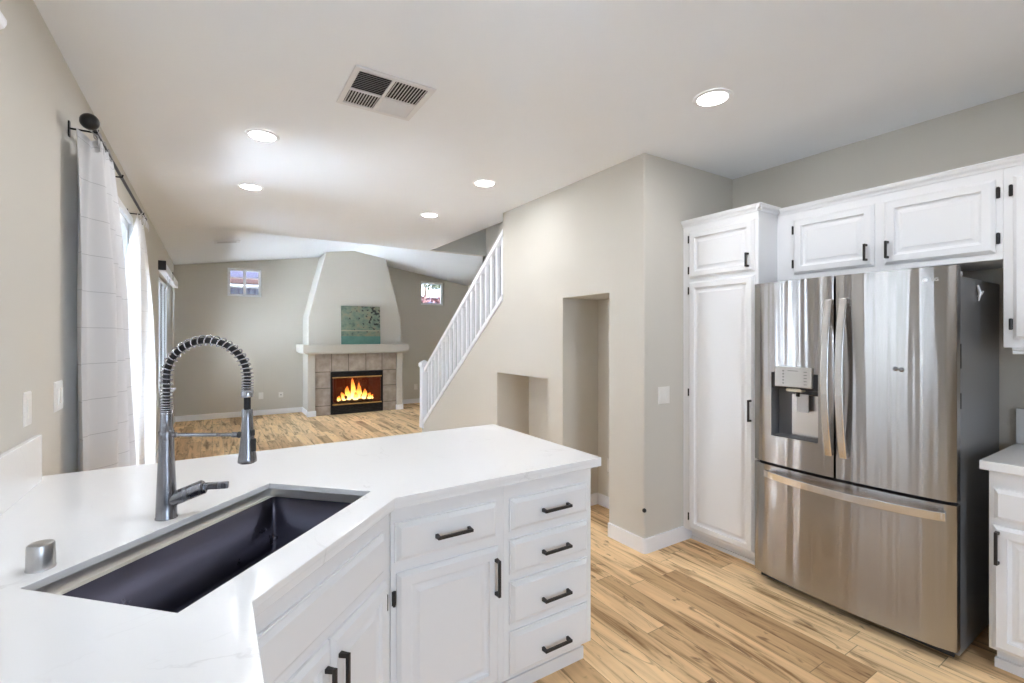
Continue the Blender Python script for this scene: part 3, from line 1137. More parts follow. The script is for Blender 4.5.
turns = 40
coil = []
STEP = 18
for k in range(turns * STEP + 1):
    s = k / (turns * STEP)
    w = s - 0.55 * math.sin(2 * PI * s) / (2 * PI)      # turns close up towards both ends
    p, d = at_path(min(LT, max(0, w * LT)))
    n = SN_.cross(d).normalized()
    a = 2 * PI * k / STEP
    coil.append(p + (SN_ * math.cos(a) + n * math.sin(a)) * 0.0145)
obj('spring', MB().tube(coil, 0.0024, n=6), M['coil'], fa, smooth=80)
hp = sp(REACH, 0)
hx, hy = hp.x, hp.y
obj('spring_ferrule', MB().lathe([(0.0165, 1.272), (0.0172, 1.276), (0.0172, 1.288), (0.0155, 1.291)], hx, hy), M['coil'], fa, smooth=40)
head = obj('spray_head', MB().lathe([(0.0135, 1.236), (0.0148, 1.234), (0.0150, 1.200), (0.0165, 1.175), (0.0200, 1.130), (0.0245, 1.092), (0.0258, 1.083), (0.0250, 1.080), (0.019, 1.079)], hx, hy, n=32), M['nickel'], fa, smooth=40)
MH = Matrix.Translation(Vector((hx, hy, 0))) @ Matrix.Rotation(math.atan2(SD.y, SD.x) - 0.25, 4, 'Z')
m = MB(MH)
m.box(0.0155, 0.0225, -0.006, 0.006, 1.158, 1.176)
m.box(0.0175, 0.0262, -0.0065, 0.0065, 1.112, 1.150)
obj('button', m, M['blackplastic'], head, bevel=0.002)
obj('nozzle', MB().lathe([(0.021, 1.0795), (0.020, 1.077), (0.017, 1.077)], hx, hy), M['blackplastic'], head, smooth=40)
A0, A1 = sp(0.0165, 1.160), sp(REACH - 0.026, 1.160)
obj('arm', MB().tube([A0, A0.lerp(A1, 0.06), A0.lerp(A1, 0.07), A0.lerp(A1, 0.9), A0.lerp(A1, 0.905), A1], [0.0075, 0.0075, 0.0052, 0.0052, 0.0078, 0.0078], n=14), M['nickel'], fa, smooth=40)
obj('dock', MB().tube([A1, A1 + SD * 0.012], 0.0095, n=14), M['blackplastic'], fa, smooth=40)
HD = (SD * 0.95 + SN_ * 0.31).normalized()
H0 = FB0 + HD * 0.012 + Vector((0, 0, 0.966))
H1 = FB0 + HD * 0.098 + Vector((0, 0, 0.998))
H3 = FB0 + HD * 0.162 + Vector((0, 0, 0.996))
va = obj('valve', MB().tube([H0, H0.lerp(H1, 0.55), H0.lerp(H1, 0.56), H0.lerp(H1, 0.59), H0.lerp(H1, 0.60), H1 - (H1 - H0) * 0.04, H1], [0.0215, 0.0215, 0.0202, 0.0202, 0.0215, 0.0215, 0.018], n=24), M['nickel'], fa, smooth=40)
obj('lever', MB().tube([H1 - HD * 0.004, H3], 0, sect=[(-0.009, -0.0095), (0.009, -0.0095), (0.009, 0.0095), (-0.009, 0.0095)]), M['nickel'], va, bevel=0.003)

# ------------------------------------------------------------------ pantry, wall cabinets, right base cabinet
FP = frame_m((2.84, 0, 0), (0, -1, 0), (-1, 0, 0))      # a = -Y


def crown(m, a0, a1, c, parent, name='crown_moulding', ret=None):
    q = MB(m)
    prof = [(0, -0.042), (0.006, -0.042), (0.010, -0.030), (0.020, -0.020), (0.024, -0.008), (0.028, -0.006), (0.028, 0.0), (0, 0.0)]
    q.rings([[(a, b, c + z) for b, z in prof] for a in (a0, a1)])
    return obj(name, q, M['cabinet'], parent)


pc = thing('pantry_cabinet', 'tall white pantry cabinet with a short door over a long door, beside the refrigerator', 'cabinet', (3.1, 1.9, 0))
obj('body', MB().box(2.84, 3.438, 1.628, 2.178, 0.088, 2.262), M['cabinet'], pc, bevel=0.002)
obj('toe_kick', MB().box(2.918, 3.438, 1.640, 2.178, 0.0, 0.088).box(2.905, 2.918, 1.632, 2.160, 0.0, 0.022), M['cabinet'], pc)
crown(FP, -2.178, -1.605, 2.272, pc)
q = MB(frame_m((0, 1.628, 0), (1, 0, 0), (0, -1, 0)))
prof = [(0, -0.042), (0.006, -0.042), (0.010, -0.030), (0.020, -0.020), (0.024, -0.008), (0.028, -0.006), (0.028, 0.0), (0, 0.0)]
q.rings([[(a, b, 2.272 + z) for b, z in prof] for a in (2.814, 3.05)])
obj('crown_return', q, M['cabinet'], pc)
front('door', FP, -2.122, -1.650, 1.862, 2.186, pc, (-1.685, 1.932, True), (2.137, 1.918), hl=0.088, hinge_side='lo')
front('door', FP, -2.122, -1.650, 0.105, 1.836, pc, (-1.668, 0.992, True), (1.775, 1.06, 0.185), hl=0.135, hinge_side='lo')

FUp = frame_m((3.05, 0, 0), (0, -1, 0), (-1, 0, 0))
wc = thing('wall_cabinet', 'white two-door cabinet mounted above the refrigerator', 'cabinet', (3.25, 1.1, 1.805))
obj('body', MB().box(3.05, 3.438, 0.606, 1.6265, 1.806, 2.240), M['cabinet'], wc, bevel=0.002)
crown(FUp, -1.600, -0.606, 2.262, wc)
front('door', FUp, -1.521, -1.100, 1.838, 2.176, wc, (-1.134, 1.914, True), (2.113, 1.903), hl=0.092, hinge_side='lo')
front('door', FUp, -1.054, -0.630, 1.838, 2.176, wc, (-1.037, 1.914, True), (2.113, 1.903), hl=0.092, hinge_side='hi')

wc2 = thing('wall_cabinet', 'white wall cabinet hanging past the refrigerator, above the short stretch of counter', 'cabinet', (3.25, 0.3, 1.40))
obj('body', MB().box(3.05, 3.438, -0.55, 0.6055, 1.402, 2.240), M['cabinet'], wc2, bevel=0.002)
crown(FUp, -0.606, 0.55, 2.262, wc2)
q = MB(FUp)
q.rings([[(a, b, z) for b, z in ((0.0, 1.402), (0.014, 1.402), (0.012, 1.392), (0.004, 1.388), (0.006, 1.376), (0.0, 1.372), (-0.02, 1.372), (-0.02, 1.402))] for a in (-0.575, 0.55)])
obj('light_rail', q, M['cabinet'], wc2)
front('door', FUp, -0.573, -0.03, 1.440, 2.176, wc2, (-0.06, 1.52, True), (2.113, 1.508), hl=0.092, hinge_side='lo')
front('door', FUp, 0.0, 0.53, 1.440, 2.176, wc2, (0.03, 1.52, True), (), hl=0.092)

FB = frame_m((2.85, 0, 0), (0, -1, 0), (-1, 0, 0))
c5 = thing('base_cabinet', 'white base cabinet with drawer over door on the far side of the refrigerator', 'cabinet', (3.1, 0.3, 0))
obj('body', MB().box(2.85, 3.438, -0.55, 0.610, 0.10, 0.874), M['cabinet'], c5, bevel=0.002)
obj('toe_kick', MB().box(2.925, 3.438, -0.55, 0.600, 0.0, 0.10).box(2.905, 2.925, -0.55, 0.604, 0.0, 0.04), M['cabinet'], c5)
front('drawer', FB, -0.597, -0.05, 0.664, 0.802, c5, (-0.32, 0.735, False))
front('door', FB, -0.597, -0.05, 0.110, 0.640, c5, (-0.580, 0.550, True))
front('door', FB, -0.02, 0.53, 0.110, 0.802, c5, (0.01, 0.650, True))
o = obj('countertop', MB().box(2.818, 3.438, -0.55, 0.634, 0.875, 0.914), M['quartz'], bevel=0.003)
tag(o, 'small white quartz countertop beyond the refrigerator, at the frame edge', 'countertop')
o = obj('backsplash', MB().box(3.418, 3.438, -0.55, 0.634, 0.9145, 1.09), M['quartz'], bevel=0.002)
tag(o, 'low white quartz backsplash on the wall beyond the refrigerator', 'backsplash')

# ------------------------------------------------------------------ refrigerator
Y0, Y1, YM = 0.690, 1.602, 1.150
FXB = 2.800                     # back plane of the doors


def fx_at(y):
    t = (y - (Y0 + Y1) / 2) / ((Y1 - Y0) / 2)
    return 2.707 + 0.036 * t * t + 0.012 * max(0, abs(t) - 0.94) / 0.06


fr = thing('refrigerator', 'stainless steel french-door refrigerator with water dispenser and bottom freezer drawer', 'refrigerator', (3.1, 1.142, 0))
obj('body', MB().box(2.806, 3.425, Y0 + 0.004, Y1 - 0.004, 0.025, 1.724), M['fridgeside'], fr, bevel=0.006)
for y in (Y0 + 0.06, Y1 - 0.06):
    for x in (2.87, 3.33):
        obj('foot', MB().lathe([(0.02, 0.0), (0.02, 0.026)], x, y, n=12), M['blackplastic'], fr)
obj('gap_shade_strip', MB().box(2.79, 2.7985, YM - 0.02, YM + 0.02, 0.73, 1.755), M['black'], fr)  # black strip stands in for the shade in the gap between the doors
obj('toe_grille', MB().box(2.79, 2.806, Y0 + 0.02, Y1 - 0.02, 0.02, 0.06), M['blackplastic'], fr)
obj('gasket', MB().box(2.7985, 2.808, Y0 + 0.008, Y1 - 0.008, 0.07, 1.72), M['rubber'], fr)


def leaf(y0, y1, z0, z1, hole=None):
    """one curved door leaf; hole=(ya, yb, za, zb) leaves the recess open"""
    q = MB()
    n = 14
    ys = sorted(set([y0 + (y1 - y0) * i / n for i in range(n + 1)] + [y0 + 0.006, y1 - 0.006] + ([hole[0], hole[1]] if hole else [])))
    zs = [z0, z1] if not hole else [z0, hole[2], hole[3], z1]
    grid = [[q.v(fx_at(y), y, z) for z in zs] for y in ys]
    back = [[q.v(FXB, y, z) for z in zs] for y in ys]
    for i in range(len(ys) - 1):
        for j in range(len(zs) - 1):
            if hole and j == 1 and ys[i] >= hole[0] - 1e-6 and ys[i + 1] <= hole[1] + 1e-6:
                continue
            q.face([grid[i][j], grid[i + 1][j], grid[i + 1][j + 1], grid[i][j + 1]])
            q.face([back[i][j], back[i][j + 1], back[i + 1][j + 1], back[i + 1][j]])
        q.face([grid[i][0], back[i][0], back[i + 1][0], grid[i + 1][0]])
        q.face([grid[i][-1], grid[i + 1][-1], back[i + 1][-1], back[i][-1]])
    for e in (0, -1):
        for j in range(len(zs) - 1):
            q.face([grid[e][j], grid[e][j + 1], back[e][j + 1], back[e][j]])
    return q


HOLE = (1.230, 1.478, 0.885, 1.250)
dl = obj('door', leaf(YM + 0.0055, Y1, 0.722, 1.766, HOLE), M['steel'], fr, smooth=30)
dr = obj('door', leaf(Y0, YM - 0.0055, 0.722, 1.766), M['steel'], fr, smooth=30)
fd = obj('freezer_drawer', leaf(Y0, Y1, 0.062, 0.706), M['steel'], fr, smooth=30)
# door handles: long bowed bars
for yc, par in ((1.172, dl), (1.105, dr)):
    q = MB()
    pts = []
    for i in range(21):
        t = -1 + 2 * i / 20
        x = 2.642 + 0.048 * t * t
        pts.append((x, yc, 1.240 + 0.402 * t))
    q.tube(pts, 0, sect=[(-0.018, -0.008), (0.018, -0.008), (0.018, 0.006), (0.012, 0.010), (-0.012, 0.010), (-0.018, 0.006)], up=(-1, 0, 0))
    for z in (0.850, 1.630):
        q.box(2.688, fx_at(yc) + 0.004, yc - 0.014, yc + 0.014, z - 0.014, z + 0.014)
    obj('handle', q, M['handlesteel'], par, bevel=0.002)
q = MB()
pts = []
for i in range(25):
    t = -1 + 2 * i / 24
    pts.append((2.632 + 0.062 * t * t + 0.01 * t ** 8, 1.115 + 0.398 * t, 0.662))
q.tube(pts, 0, sect=[(-0.008, -0.019), (0.006, -0.019), (0.010, -0.012), (0.010, 0.012), (0.006, 0.019), (-0.008, 0.019)], up=(0, 0, 1))
for y in (0.735, 1.495):
    q.box(2.690, fx_at(y) + 0.006, y - 0.012, y + 0.012, 0.647, 0.677)
obj('handle', q, M['handlesteel'], fd, bevel=0.002)
# dispenser recess in the left leaf
ya, yb, za, zb = HOLE
q = MB()
d = 0.085
xs_ = [2.708, 2.708 + d]
for (p0, p1) in (((ya, za), (ya, zb)), ((ya, zb), (yb, zb)), ((yb, zb), (yb, za)), ((yb, za), (ya, za))):
    q.face([q.v(xs_[0], p0[0], p0[1]), q.v(xs_[0], p1[0], p1[1]), q.v(xs_[1], p1[0], p1[1]), q.v(xs_[1], p0[0], p0[1])])
q.face([q.v(xs_[1], ya, za), q.v(xs_[1], ya, zb), q.v(xs_[1], yb, zb), q.v(xs_[1], yb, za)])
ds = obj('dispenser', q, M['darkplastic'], dl, recalc=False)
obj('back_plate', MB().box(2.775, 2.792, ya + 0.018, 1.40, za + 0.004, 1.13), M['handlesteel'], dl, bevel=0.004)
obj('control_panel', MB().box(2.696, 2.735, 1.256, 1.452, 1.172, 1.284), M['panelchrome'], dl, bevel=0.004)
for k in range(5):
    for ya_s, yb_s, hh in ((1.400, 1.408, 0.006), (1.280, 1.296, 0.003)):
        obj('symbol', MB().box(2.6945, 2.6962, ya_s, yb_s, 1.190 + 0.017 * k, 1.190 + 0.017 * k + hh), M['rubber'], dl)
obj('symbol', MB().box(2.6945, 2.6962, 1.325, 1.380, 1.262, 1.265), M['rubber'], dl)
obj('dispenser_surround', MB().box(2.712, 2.79, ya + 0.002, yb - 0.002, 1.16, zb - 0.001), M['blackplastic'], dl, bevel=0.002)
obj('water_paddle', MB().box(2.735, 2.745, 1.290, 1.352, 1.035, 1.135), M['lightgrey'], dl, bevel=0.004)
obj('ice_chute', MB().box(2.712, 2.76, 1.315, 1.400, 1.146, 1.172), M['cream'], dl, bevel=0.006)
obj('spout', MB().lathe([(0.010, 1.12), (0.010, 1.148)], 2.735, 1.345, n=12), M['blackplastic'], dl)
obj('drip_tray', MB().box(2.712, 2.79, ya + 0.01, yb - 0.01, za + 0.001, za + 0.006), M['rubber'], dl)
# hinge covers
for y in (Y0 + 0.06, Y1 - 0.06):
    obj('hinge_cover', MB().box(2.775, 2.90, y - 0.045, y + 0.045, 1.725, 1.752), M['lightgrey'], fr, bevel=0.008)
# pressed dents of the thin sheet, and the side fittings
for y, z in ((0.898, 1.300), (0.876, 1.297)):
    obj('magnet', MB().lathe([(0.009, 0.0), (0.009, 0.004), (0.006, 0.006)], 0, 0, n=14, axis='x') if False else MB(Matrix.Translation(Vector((fx_at(y) + 0.0005, y, z))) @ Matrix.Rotation(-PI / 2, 4, 'Y')).lathe([(0.0105, 0.0), (0.0105, 0.003), (0.006, 0.006)], n=14), M['nickel'], dr, smooth=40, label='small round steel magnet')
q = MB(Matrix.Translation(Vector((3.045, Y0 + 0.004, 1.655))))
q.tube([(0, -0.004, 0.04), (0.004, -0.012, 0.0), (0.006, -0.006, -0.035)], [0.004, 0.007, 0.003], n=8)
q.tube([(0.002, -0.004, -0.012), (0.028, -0.012, -0.004), (0.040, -0.014, 0.012)], 0.003, n=8)
obj('side_hook', q, M['trim'], fr, smooth=60, label='small white hook stuck to the side')
for z0, z1 in ((1.13, 1.20), (1.31, 1.42)):
    obj('door_switch', MB().box(2.803, 2.812, Y0 - 0.001, Y0 + 0.006, z0, z1), M['blackplastic'], fr)
# badge and letters on the upper corner of the door
bx = fx_at(0.79)
obj('badge', MB(Matrix.Translation(Vector((bx, 0.792, 1.708))) @ Matrix.Rotation(-PI / 2, 4, 'Y')).lathe([(0.0085, -0.002), (0.0085, 0.0015), (0.006, 0.0025)], n=20), M['trim'], dr, smooth=40)
tx = bpy.data.curves.new('lettering', 'FONT')
tx.body = 'LG'
tx.size = 0.022
tx.extrude = 0.0008
tx.materials.append(M['lightgrey'])
tmp = bpy.data.objects.new('lettering_curve', tx)
COL.objects.link(tmp)
dg = bpy.context.evaluated_depsgraph_get()
tm = bpy.data.meshes.new_from_object(tmp.evaluated_get(dg))
tm.name = 'lettering'
bpy.data.objects.remove(tmp)
to = bpy.data.objects.new('lettering', tm)
COL.objects.link(to)
to.parent = dr
inv = Matrix([list(dr['_inv'])[i * 4:i * 4 + 4] for i in range(4)])
rot = Matrix(((0, 0, -1, 0), (-1, 0, 0, 0), (0, 1, 0, 0), (0, 0, 0, 1)))
to.matrix_local = inv @ Matrix.Translation(Vector((fx_at(0.76) - 0.002, 0.772, 1.7005))) @ rot

# ------------------------------------------------------------------ curtains
rod = thing('curtain_rod', 'thin black curtain rod with a round ball finial over the patio door', 'curtain rod', (XL, 3.8, 2.42))
RX, RZ = -0.465, 2.415
obj('pole', MB().tube([(RX, 2.85, RZ), (RX, 4.88, RZ)], 0.0085, n=12), M['black'], rod, smooth=40)
for y, s in ((2.85, -1), (4.88, 1)):
    q = MB()
    q.tube([(RX, y, RZ), (RX, y + s * 0.012, RZ), (RX, y + s * 0.013, RZ), (RX, y + s * 0.024, RZ)], [0.013, 0.013, 0.009, 0.009], n=14)
    if s < 0:
        q.sphere((RX, y + s * 0.056, RZ), 0.036, n=18)
    obj('finial' if s < 0 else 'end_cap', q, M['black'], rod, smooth=60)
for y in (2.895, 3.62, 4.635):
    q = MB()
    q.tube([(XL + 0.004, y, RZ - 0.012), (RX - 0.004, y, RZ - 0.012), (RX + 0.010, y, RZ - 0.010), (RX + 0.013, y, RZ + 0.004)], 0.0045, n=8)
    q.box(XL, XL + 0.006, y - 0.010, y + 0.010, RZ - 0.05, RZ + 0.02)
    obj('bracket', q, M['black'], rod, smooth=60)


def curtain(name, label, mat, ytop, ybot, xoff, folds, amp, zbot, seed, waist=None, ties=(), near=None):
    rnd = random.Random(seed)
    ph = [rnd.uniform(0, 6.28) for _ in range(6)]
    c = thing(name, label, 'curtain', (RX, (ybot[0] + ybot[1]) / 2, zbot))
    nz, ny = 60, 90
    ztop = RZ - 0.050
    q = MB()
    grid = []
    length = 1.15
    for j in range(nz + 1):
        t = j / nz
        z = ztop + (zbot - ztop) * t
        e = t ** 0.75
        ya = ytop[0] + (ybot[0] - ytop[0]) * e
        yb = ytop[1] + (ybot[1] - ytop[1]) * e
        if waist:
            ya += waist[0] * math.sin(PI * t) * (1 - t)
            yb += waist[1] * math.sin(PI * t) * (1 - t)
        row = []
        for i in range(ny + 1):
            s = i / ny
            y = ya + (yb - ya) * s
            am = amp * (0.18 + 0.82 * min(1.0, t * 3.5)) * (0.7 + 0.5 * t)
            x = xoff + (near[0] * max(0, 1 - s / 0.3) ** 1.5 + near[1] * max(0, 1 - t / 0.25) if near else 0) + am * math.sin(2 * PI * folds * s + ph[0] + 0.5 * math.sin(2 * t + ph[1])) + am * 0.5 * math.sin(2 * PI * folds * 1.9 * s + ph[2] + t) + 0.004 * math.sin(9 * t + 14 * s + ph[3])
            y += 0.25 * (yb - ya) / folds * math.sin(2 * PI * folds * s + ph[4]) * 0.35
            zz = z
            if j == 0:
                # scallops between the ties
                zz = z + 0.030 * abs(math.cos(PI * s * (len(ties) - 1))) - 0.02
            elif j < 6:
                zz = z + (0.030 * abs(math.cos(PI * s * (len(ties) - 1))) - 0.02) * (1 - j / 6)
            row.append(q.v(x, y, zz))
        grid.append(row)
    uvl = q.bm.loops.layers.uv.new('UVMap')
    for j in range(nz):
        for i in range(ny):
            f = q.face([grid[j][i], grid[j][i + 1], grid[j + 1][i + 1], grid[j + 1][i]])
            for lp, (a, b) in zip(f.loops, ((i, j), (i + 1, j), (i + 1, j + 1), (i, j + 1))):
                lp[uvl].uv = (a / ny * length + 0.12, (1 - b / nz) * (ztop - zbot) + 0.05)
    pan = obj('panel', q, mat, c, smooth=60, recalc=False)
    so = pan.modifiers.new('cloth', 'SOLIDIFY')
    so.thickness = 0.0012
    # knotted ties over the rod
    for k, s in enumerate(ties):
        y = ytop[0] + (ytop[1] - ytop[0]) * s
        q = MB()
        xo = xoff
        sect = [(-0.0012, -0.008), (0.0012, -0.008), (0.0012, 0.008), (-0.0012, 0.008)]
        q.tube([(xo - 0.004, y, ztop + 0.012), (RX - 0.013, y + 0.004, RZ - 0.012), (RX - 0.011, y + 0.004, RZ + 0.008), (RX, y + 0.002, RZ + 0.0125), (RX + 0.012, y, RZ + 0.008), (RX + 0.016, y, RZ - 0.012), (xo + 0.006, y, ztop + 0.008)], 0, sect=sect, up=(0, 1, 0))
        dy = 0.02 * (-1) ** k
        q.tube([(RX + 0.014, y, RZ - 0.03), (RX + 0.024, y + dy * 0.6, RZ - 0.06), (RX + 0.022, y + dy, RZ - 0.10)], 0, sect=sect, up=(0.2, 1, 0))
        q.tube([(RX + 0.012, y, RZ - 0.03), (RX + 0.022, y - dy * 0.6, RZ - 0.055), (RX + 0.020, y - dy, RZ - 0.085)], 0, sect=sect, up=(0.2, 1, 0))
        obj('tie', q, mat, c, smooth=60)
    return c


curtain('curtain', 'pale grey check curtain at the near end of the rod, closest to the light switches', M['curtain'], (2.79, 3.20), (2.78, 3.98), RX + 0.022, 3.5, 0.032, 0.03, 4, ties=(0.19, 0.42, 0.70, 0.97), near=(-0.075, 0.0))
curtain('curtain', 'bright white curtain panel hanging at the far end of the rod, glowing with daylight', M['curtainlit'], (4.54, 4.86), (4.12, 5.75), RX - 0.016, 4.5, 0.020, 0.03, 11, waist=(-1.0, 0.75), ties=(0.06, 0.5, 0.93))

# headrail and cream shade of the far side window
vb = thing('window_blind', 'raised window blind with white headrails and hanging cords in the fireplace room', 'window blind', (XL, 8.3, LWIN[3]))
q = MB()
for a, b in ((LWIN[0] - 0.06, 8.28), (8.32, LWIN[1] + 0.06)):
    obj('headrail', MB().box(XL + 0.002, XL + 0.075, a, b, 2.255, 2.355), M['frame'], vb, bevel=0.004)
for y in (LWIN[0] - 0.072, 8.30):
    obj('bracket', MB().box(XL + 0.001, XL + 0.079, y - 0.011, y + 0.011, 2.262, 2.375), M['bronze'], vb)
for y in (7.6, 8.6):
    q = MB()
    q.tube([(XL + 0.06, y, 2.25), (XL + 0.058, y + 0.12, 1.95), (XL + 0.06, y + 0.2, 1.62), (XL + 0.058, y + 0.26, 1.95), (XL + 0.06, y + 0.34, 2.25)], 0.003, n=6)
    obj('cord', q, M['lightgrey'], vb)

# valance over the added kitchen window (only its end shows)
q = MB()
q.rings([[(XL + b, a, 2.35 + z) for b, z in ((0.0, -0.035), (0.035, -0.035), (0.04, -0.02), (0.05, -0.012), (0.055, 0.0), (0.055, 0.012), (0.0, 0.012))] for a in (0.40, 1.925)])
o = obj('window_ledge', q, M['trim'])
tag(o, 'white moulded window ledge high on the wall at the frame corner, over the added kitchen window', 'ledge')

# ------------------------------------------------------------------ switches and outlets


def plate(name, label, cat, m, w, h, parts, loc, group=None):
    t = thing(name, label, cat, loc, group=group)
    q = MB(m)
    q.panel(-w / 2, w / 2, -h / 2, h / 2, [(0, 0), (0, 0.002), (0.006, 0.006)])
    obj('plate', q, M['plate'], t, smooth=20)
    for nm, a0, a1, z0, z1, d, mt in parts:
        q = MB(m)
        q.box(a0, a1, 0.0055, 0.006 + d, z0, z1)
        obj(nm, q, M[mt], t, bevel=0.001)
    return t


def wall_frame(x, y, z, a, b):
    return frame_m((x, y, z), a, b)


plate('light_switch', 'white rocker switch plate on the window wall just above the backsplash', 'light switch', wall_frame(XL, 2.325, 1.196, (0, 1, 0), (1, 0, 0)), 0.075, 0.120,
      [('rocker', -0.017, 0.017, -0.033, 0.033, 0.003, 'plate')], (XL, 2.325, 1.196))
plate('light_switch', 'white switch plate with small slider on the window wall beside the grey check curtain', 'light switch', wall_frame(XL, 2.72, 1.200, (0, 1, 0), (1, 0, 0)), 0.118, 0.126,
      [('rocker', -0.045, -0.011, -0.033, 0.033, 0.003, 'plate'), ('slider', 0.011, 0.045, -0.033, 0.033, 0.003, 'plate')], (XL, 2.72, 1.2))
plate('light_switch', 'white double switch plate on the nook wall beside the tall pantry cabinet', 'light switch', wall_frame(2.634, YN, 1.047, (1, 0, 0), (0, -1, 0)), 0.118, 0.120,
      [('rocker', -0.045, -0.011, -0.033, 0.033, 0.003, 'plate'), ('rocker', 0.011, 0.045, -0.033, 0.033, 0.003, 'plate')], (2.634, YN, 1.047))
so_ = [('socket', -0.016, 0.016, 0.006, 0.034, 0.002, 'plate'), ('socket', -0.016, 0.016, -0.034, -0.006, 0.002, 'plate')]
plate('wall_outlet', 'white electrical outlet low on the far wall beneath the small gridded window', 'outlet', wall_frame(0.757, YF, 0.362, (1, 0, 0), (0, -1, 0)), 0.078, 0.120, so_, (0.757, YF, 0.362))
plate('cable_jack', 'small white cable jack plate on the far wall close to the fireplace', 'cable jack', wall_frame(1.09, YF, 0.358, (1, 0, 0), (0, -1, 0)), 0.078, 0.100,
      [('connector', -0.008, 0.008, -0.008, 0.008, 0.010, 'black')], (1.09, YF, 0.358))
plate('wall_outlet', 'white electrical outlet low on the far wall between fireplace and stair newel', 'outlet', wall_frame(3.77, YF, 0.356, (1, 0, 0), (0, -1, 0)), 0.078, 0.120, so_, (3.77, YF, 0.356))
plate('wall_outlet', 'white electrical outlet inside the tall wall recess above its baseboard', 'outlet', wall_frame(2.83, 2.90, 0.365, (0, -1, 0), (-1, 0, 0)), 0.072, 0.115, so_, (2.83, 2.90, 0.365))
# black bumper on the nook corner
o = obj('wall_bumper', MB(Matrix.Translation(Vector((XS + 0.004, YN + 0.004, 0.289))) @ Matrix.Rotation(PI * 0.25, 4, 'Z') @ Matrix.Rotation(-PI / 2, 4, 'Y')).lathe([(0.011, -0.002), (0.011, 0.006), (0.014, 0.007), (0.014, 0.016), (0.009, 0.022), (0.003, 0.023)], n=16), M['black'], smooth=40)
origin(o, (XS, YN, 0.289))
tag(o, 'small round black bumper on the rounded wall corner near the floor', 'bumper')

# ------------------------------------------------------------------ ceiling fittings


def downlight(x, y, label):
    t = thing('recessed_light', label, 'ceiling light', (x, y, HC), group='recessed ceiling lights')
    obj('trim_ring', MB().lathe([(0.072, HC - 0.001), (0.074, HC - 0.006), (0.090, HC - 0.006), (0.096, HC - 0.0005)], x, y, n=36, cap=False), M['trim'], t, smooth=50)
    obj('diffuser', MB().lathe([(0.0735, HC - 0.002), (0.060, HC - 0.004), (0.02, HC - 0.0045)], x, y, n=36), M['lamp'], t, smooth=60)
    d = bpy.data.lights.new('lamp', 'AREA')
    d.shape = 'DISK'
    d.size = 0.13
    d.energy = LAMP_W
    d.color = (0.91, 0.94, 1.0)
    o = bpy.data.objects.new('lamp', d)
    COL.objects.link(o)
    o.parent = t
    o.location = (0, 0, -0.012)
    return t


LAMP_W = 1.6
downlight(2.179, 1.492, 'round recessed ceiling light nearest the refrigerator and pantry')
downlight(0.258, 3.253, 'round recessed ceiling light beside the square air vent, towards the curtain rod')
downlight(0.266, 4.414, 'round recessed ceiling light near the far end of the curtain rod, beyond the vent')
downlight(1.842, 3.30, 'round recessed ceiling light near the top of the tall wall recess')
downlight(0.262, 1.492, 'added round recessed ceiling light straight above the sink, above the upper picture edge')  # unseen lamp added for downlight on the counter
downlight(2.179, 0.20, 'added round recessed ceiling light above the kitchen aisle, outside the view')  # unseen lamp added for downlight along the aisle
downlight(1.852, 4.459, 'round recessed ceiling light closest to the stair opening in the ceiling')

vt = thing('air_vent', 'square white four-way air vent in the kitchen ceiling', 'air vent', (0.743, 2.37, HC))
vx0, vx1, vy0, vy1 = 0.545, 0.940, 2.172, 2.568
q = MB()
cells = []
cx, cy = 0.735, 2.39
q.prism(rect(vx0, vx1, vy0, vy1), [rect(vx0 + 0.028, cx - 0.008, vy0 + 0.03, cy - 0.008), rect(cx + 0.008, vx1 - 0.03, vy0 + 0.03, cy - 0.008),
                                  rect(vx0 + 0.028, cx - 0.008, cy + 0.008, vy1 - 0.03), rect(cx + 0.008, vx1 - 0.03, cy + 0.008, vy1 - 0.03)], XY, HC - 0.010, HC - 0.0005)
obj('frame', q, M['ventmetal'], vt, bevel=0.003)
obj('duct_shade', MB().box(vx0 + 0.02, vx1 - 0.02, vy0 + 0.02, vy1 - 0.02, HC - 0.0015, HC - 0.0005), M['ventdark'], vt)  # flat dark sheet stands in for the shaded opening above the louvres
for (a0, a1, b0, b1, along, tilt) in ((vx0 + 0.028, cx - 0.008, vy0 + 0.03, cy - 0.008, 'x', -1), (cx + 0.008, vx1 - 0.03, vy0 + 0.03, cy - 0.008, 'y', -1),
                                      (vx0 + 0.028, cx - 0.008, cy + 0.008, vy1 - 0.03, 'y', -1), (cx + 0.008, vx1 - 0.03, cy + 0.008, vy1 - 0.03, 'x', 1)):
    q = MB()
    n = 8 if along == 'x' and tilt > 0 else 11
    for i in range(n):
        if along == 'x':
            y = b0 + (b1 - b0) * (i + 0.5) / n
            q.rings([[(a, y - 0.005 * tilt, HC - 0.002), (a, y - 0.004 * tilt, HC - 0.002), (a, y + 0.005 * tilt, HC - 0.009), (a, y + 0.004 * tilt, HC - 0.009)] for a in (a0, a1)])
        else:
            x = a0 + (a1 - a0) * (i + 0.5) / n
            q.rings([[(x - 0.005 * tilt, b, HC - 0.002), (x - 0.004 * tilt, b, HC - 0.002), (x + 0.005 * tilt, b, HC - 0.009), (x + 0.004 * tilt, b, HC - 0.009)] for b in (b0, b1)])
    obj('louvres', q, M['ventmetal'], vt)

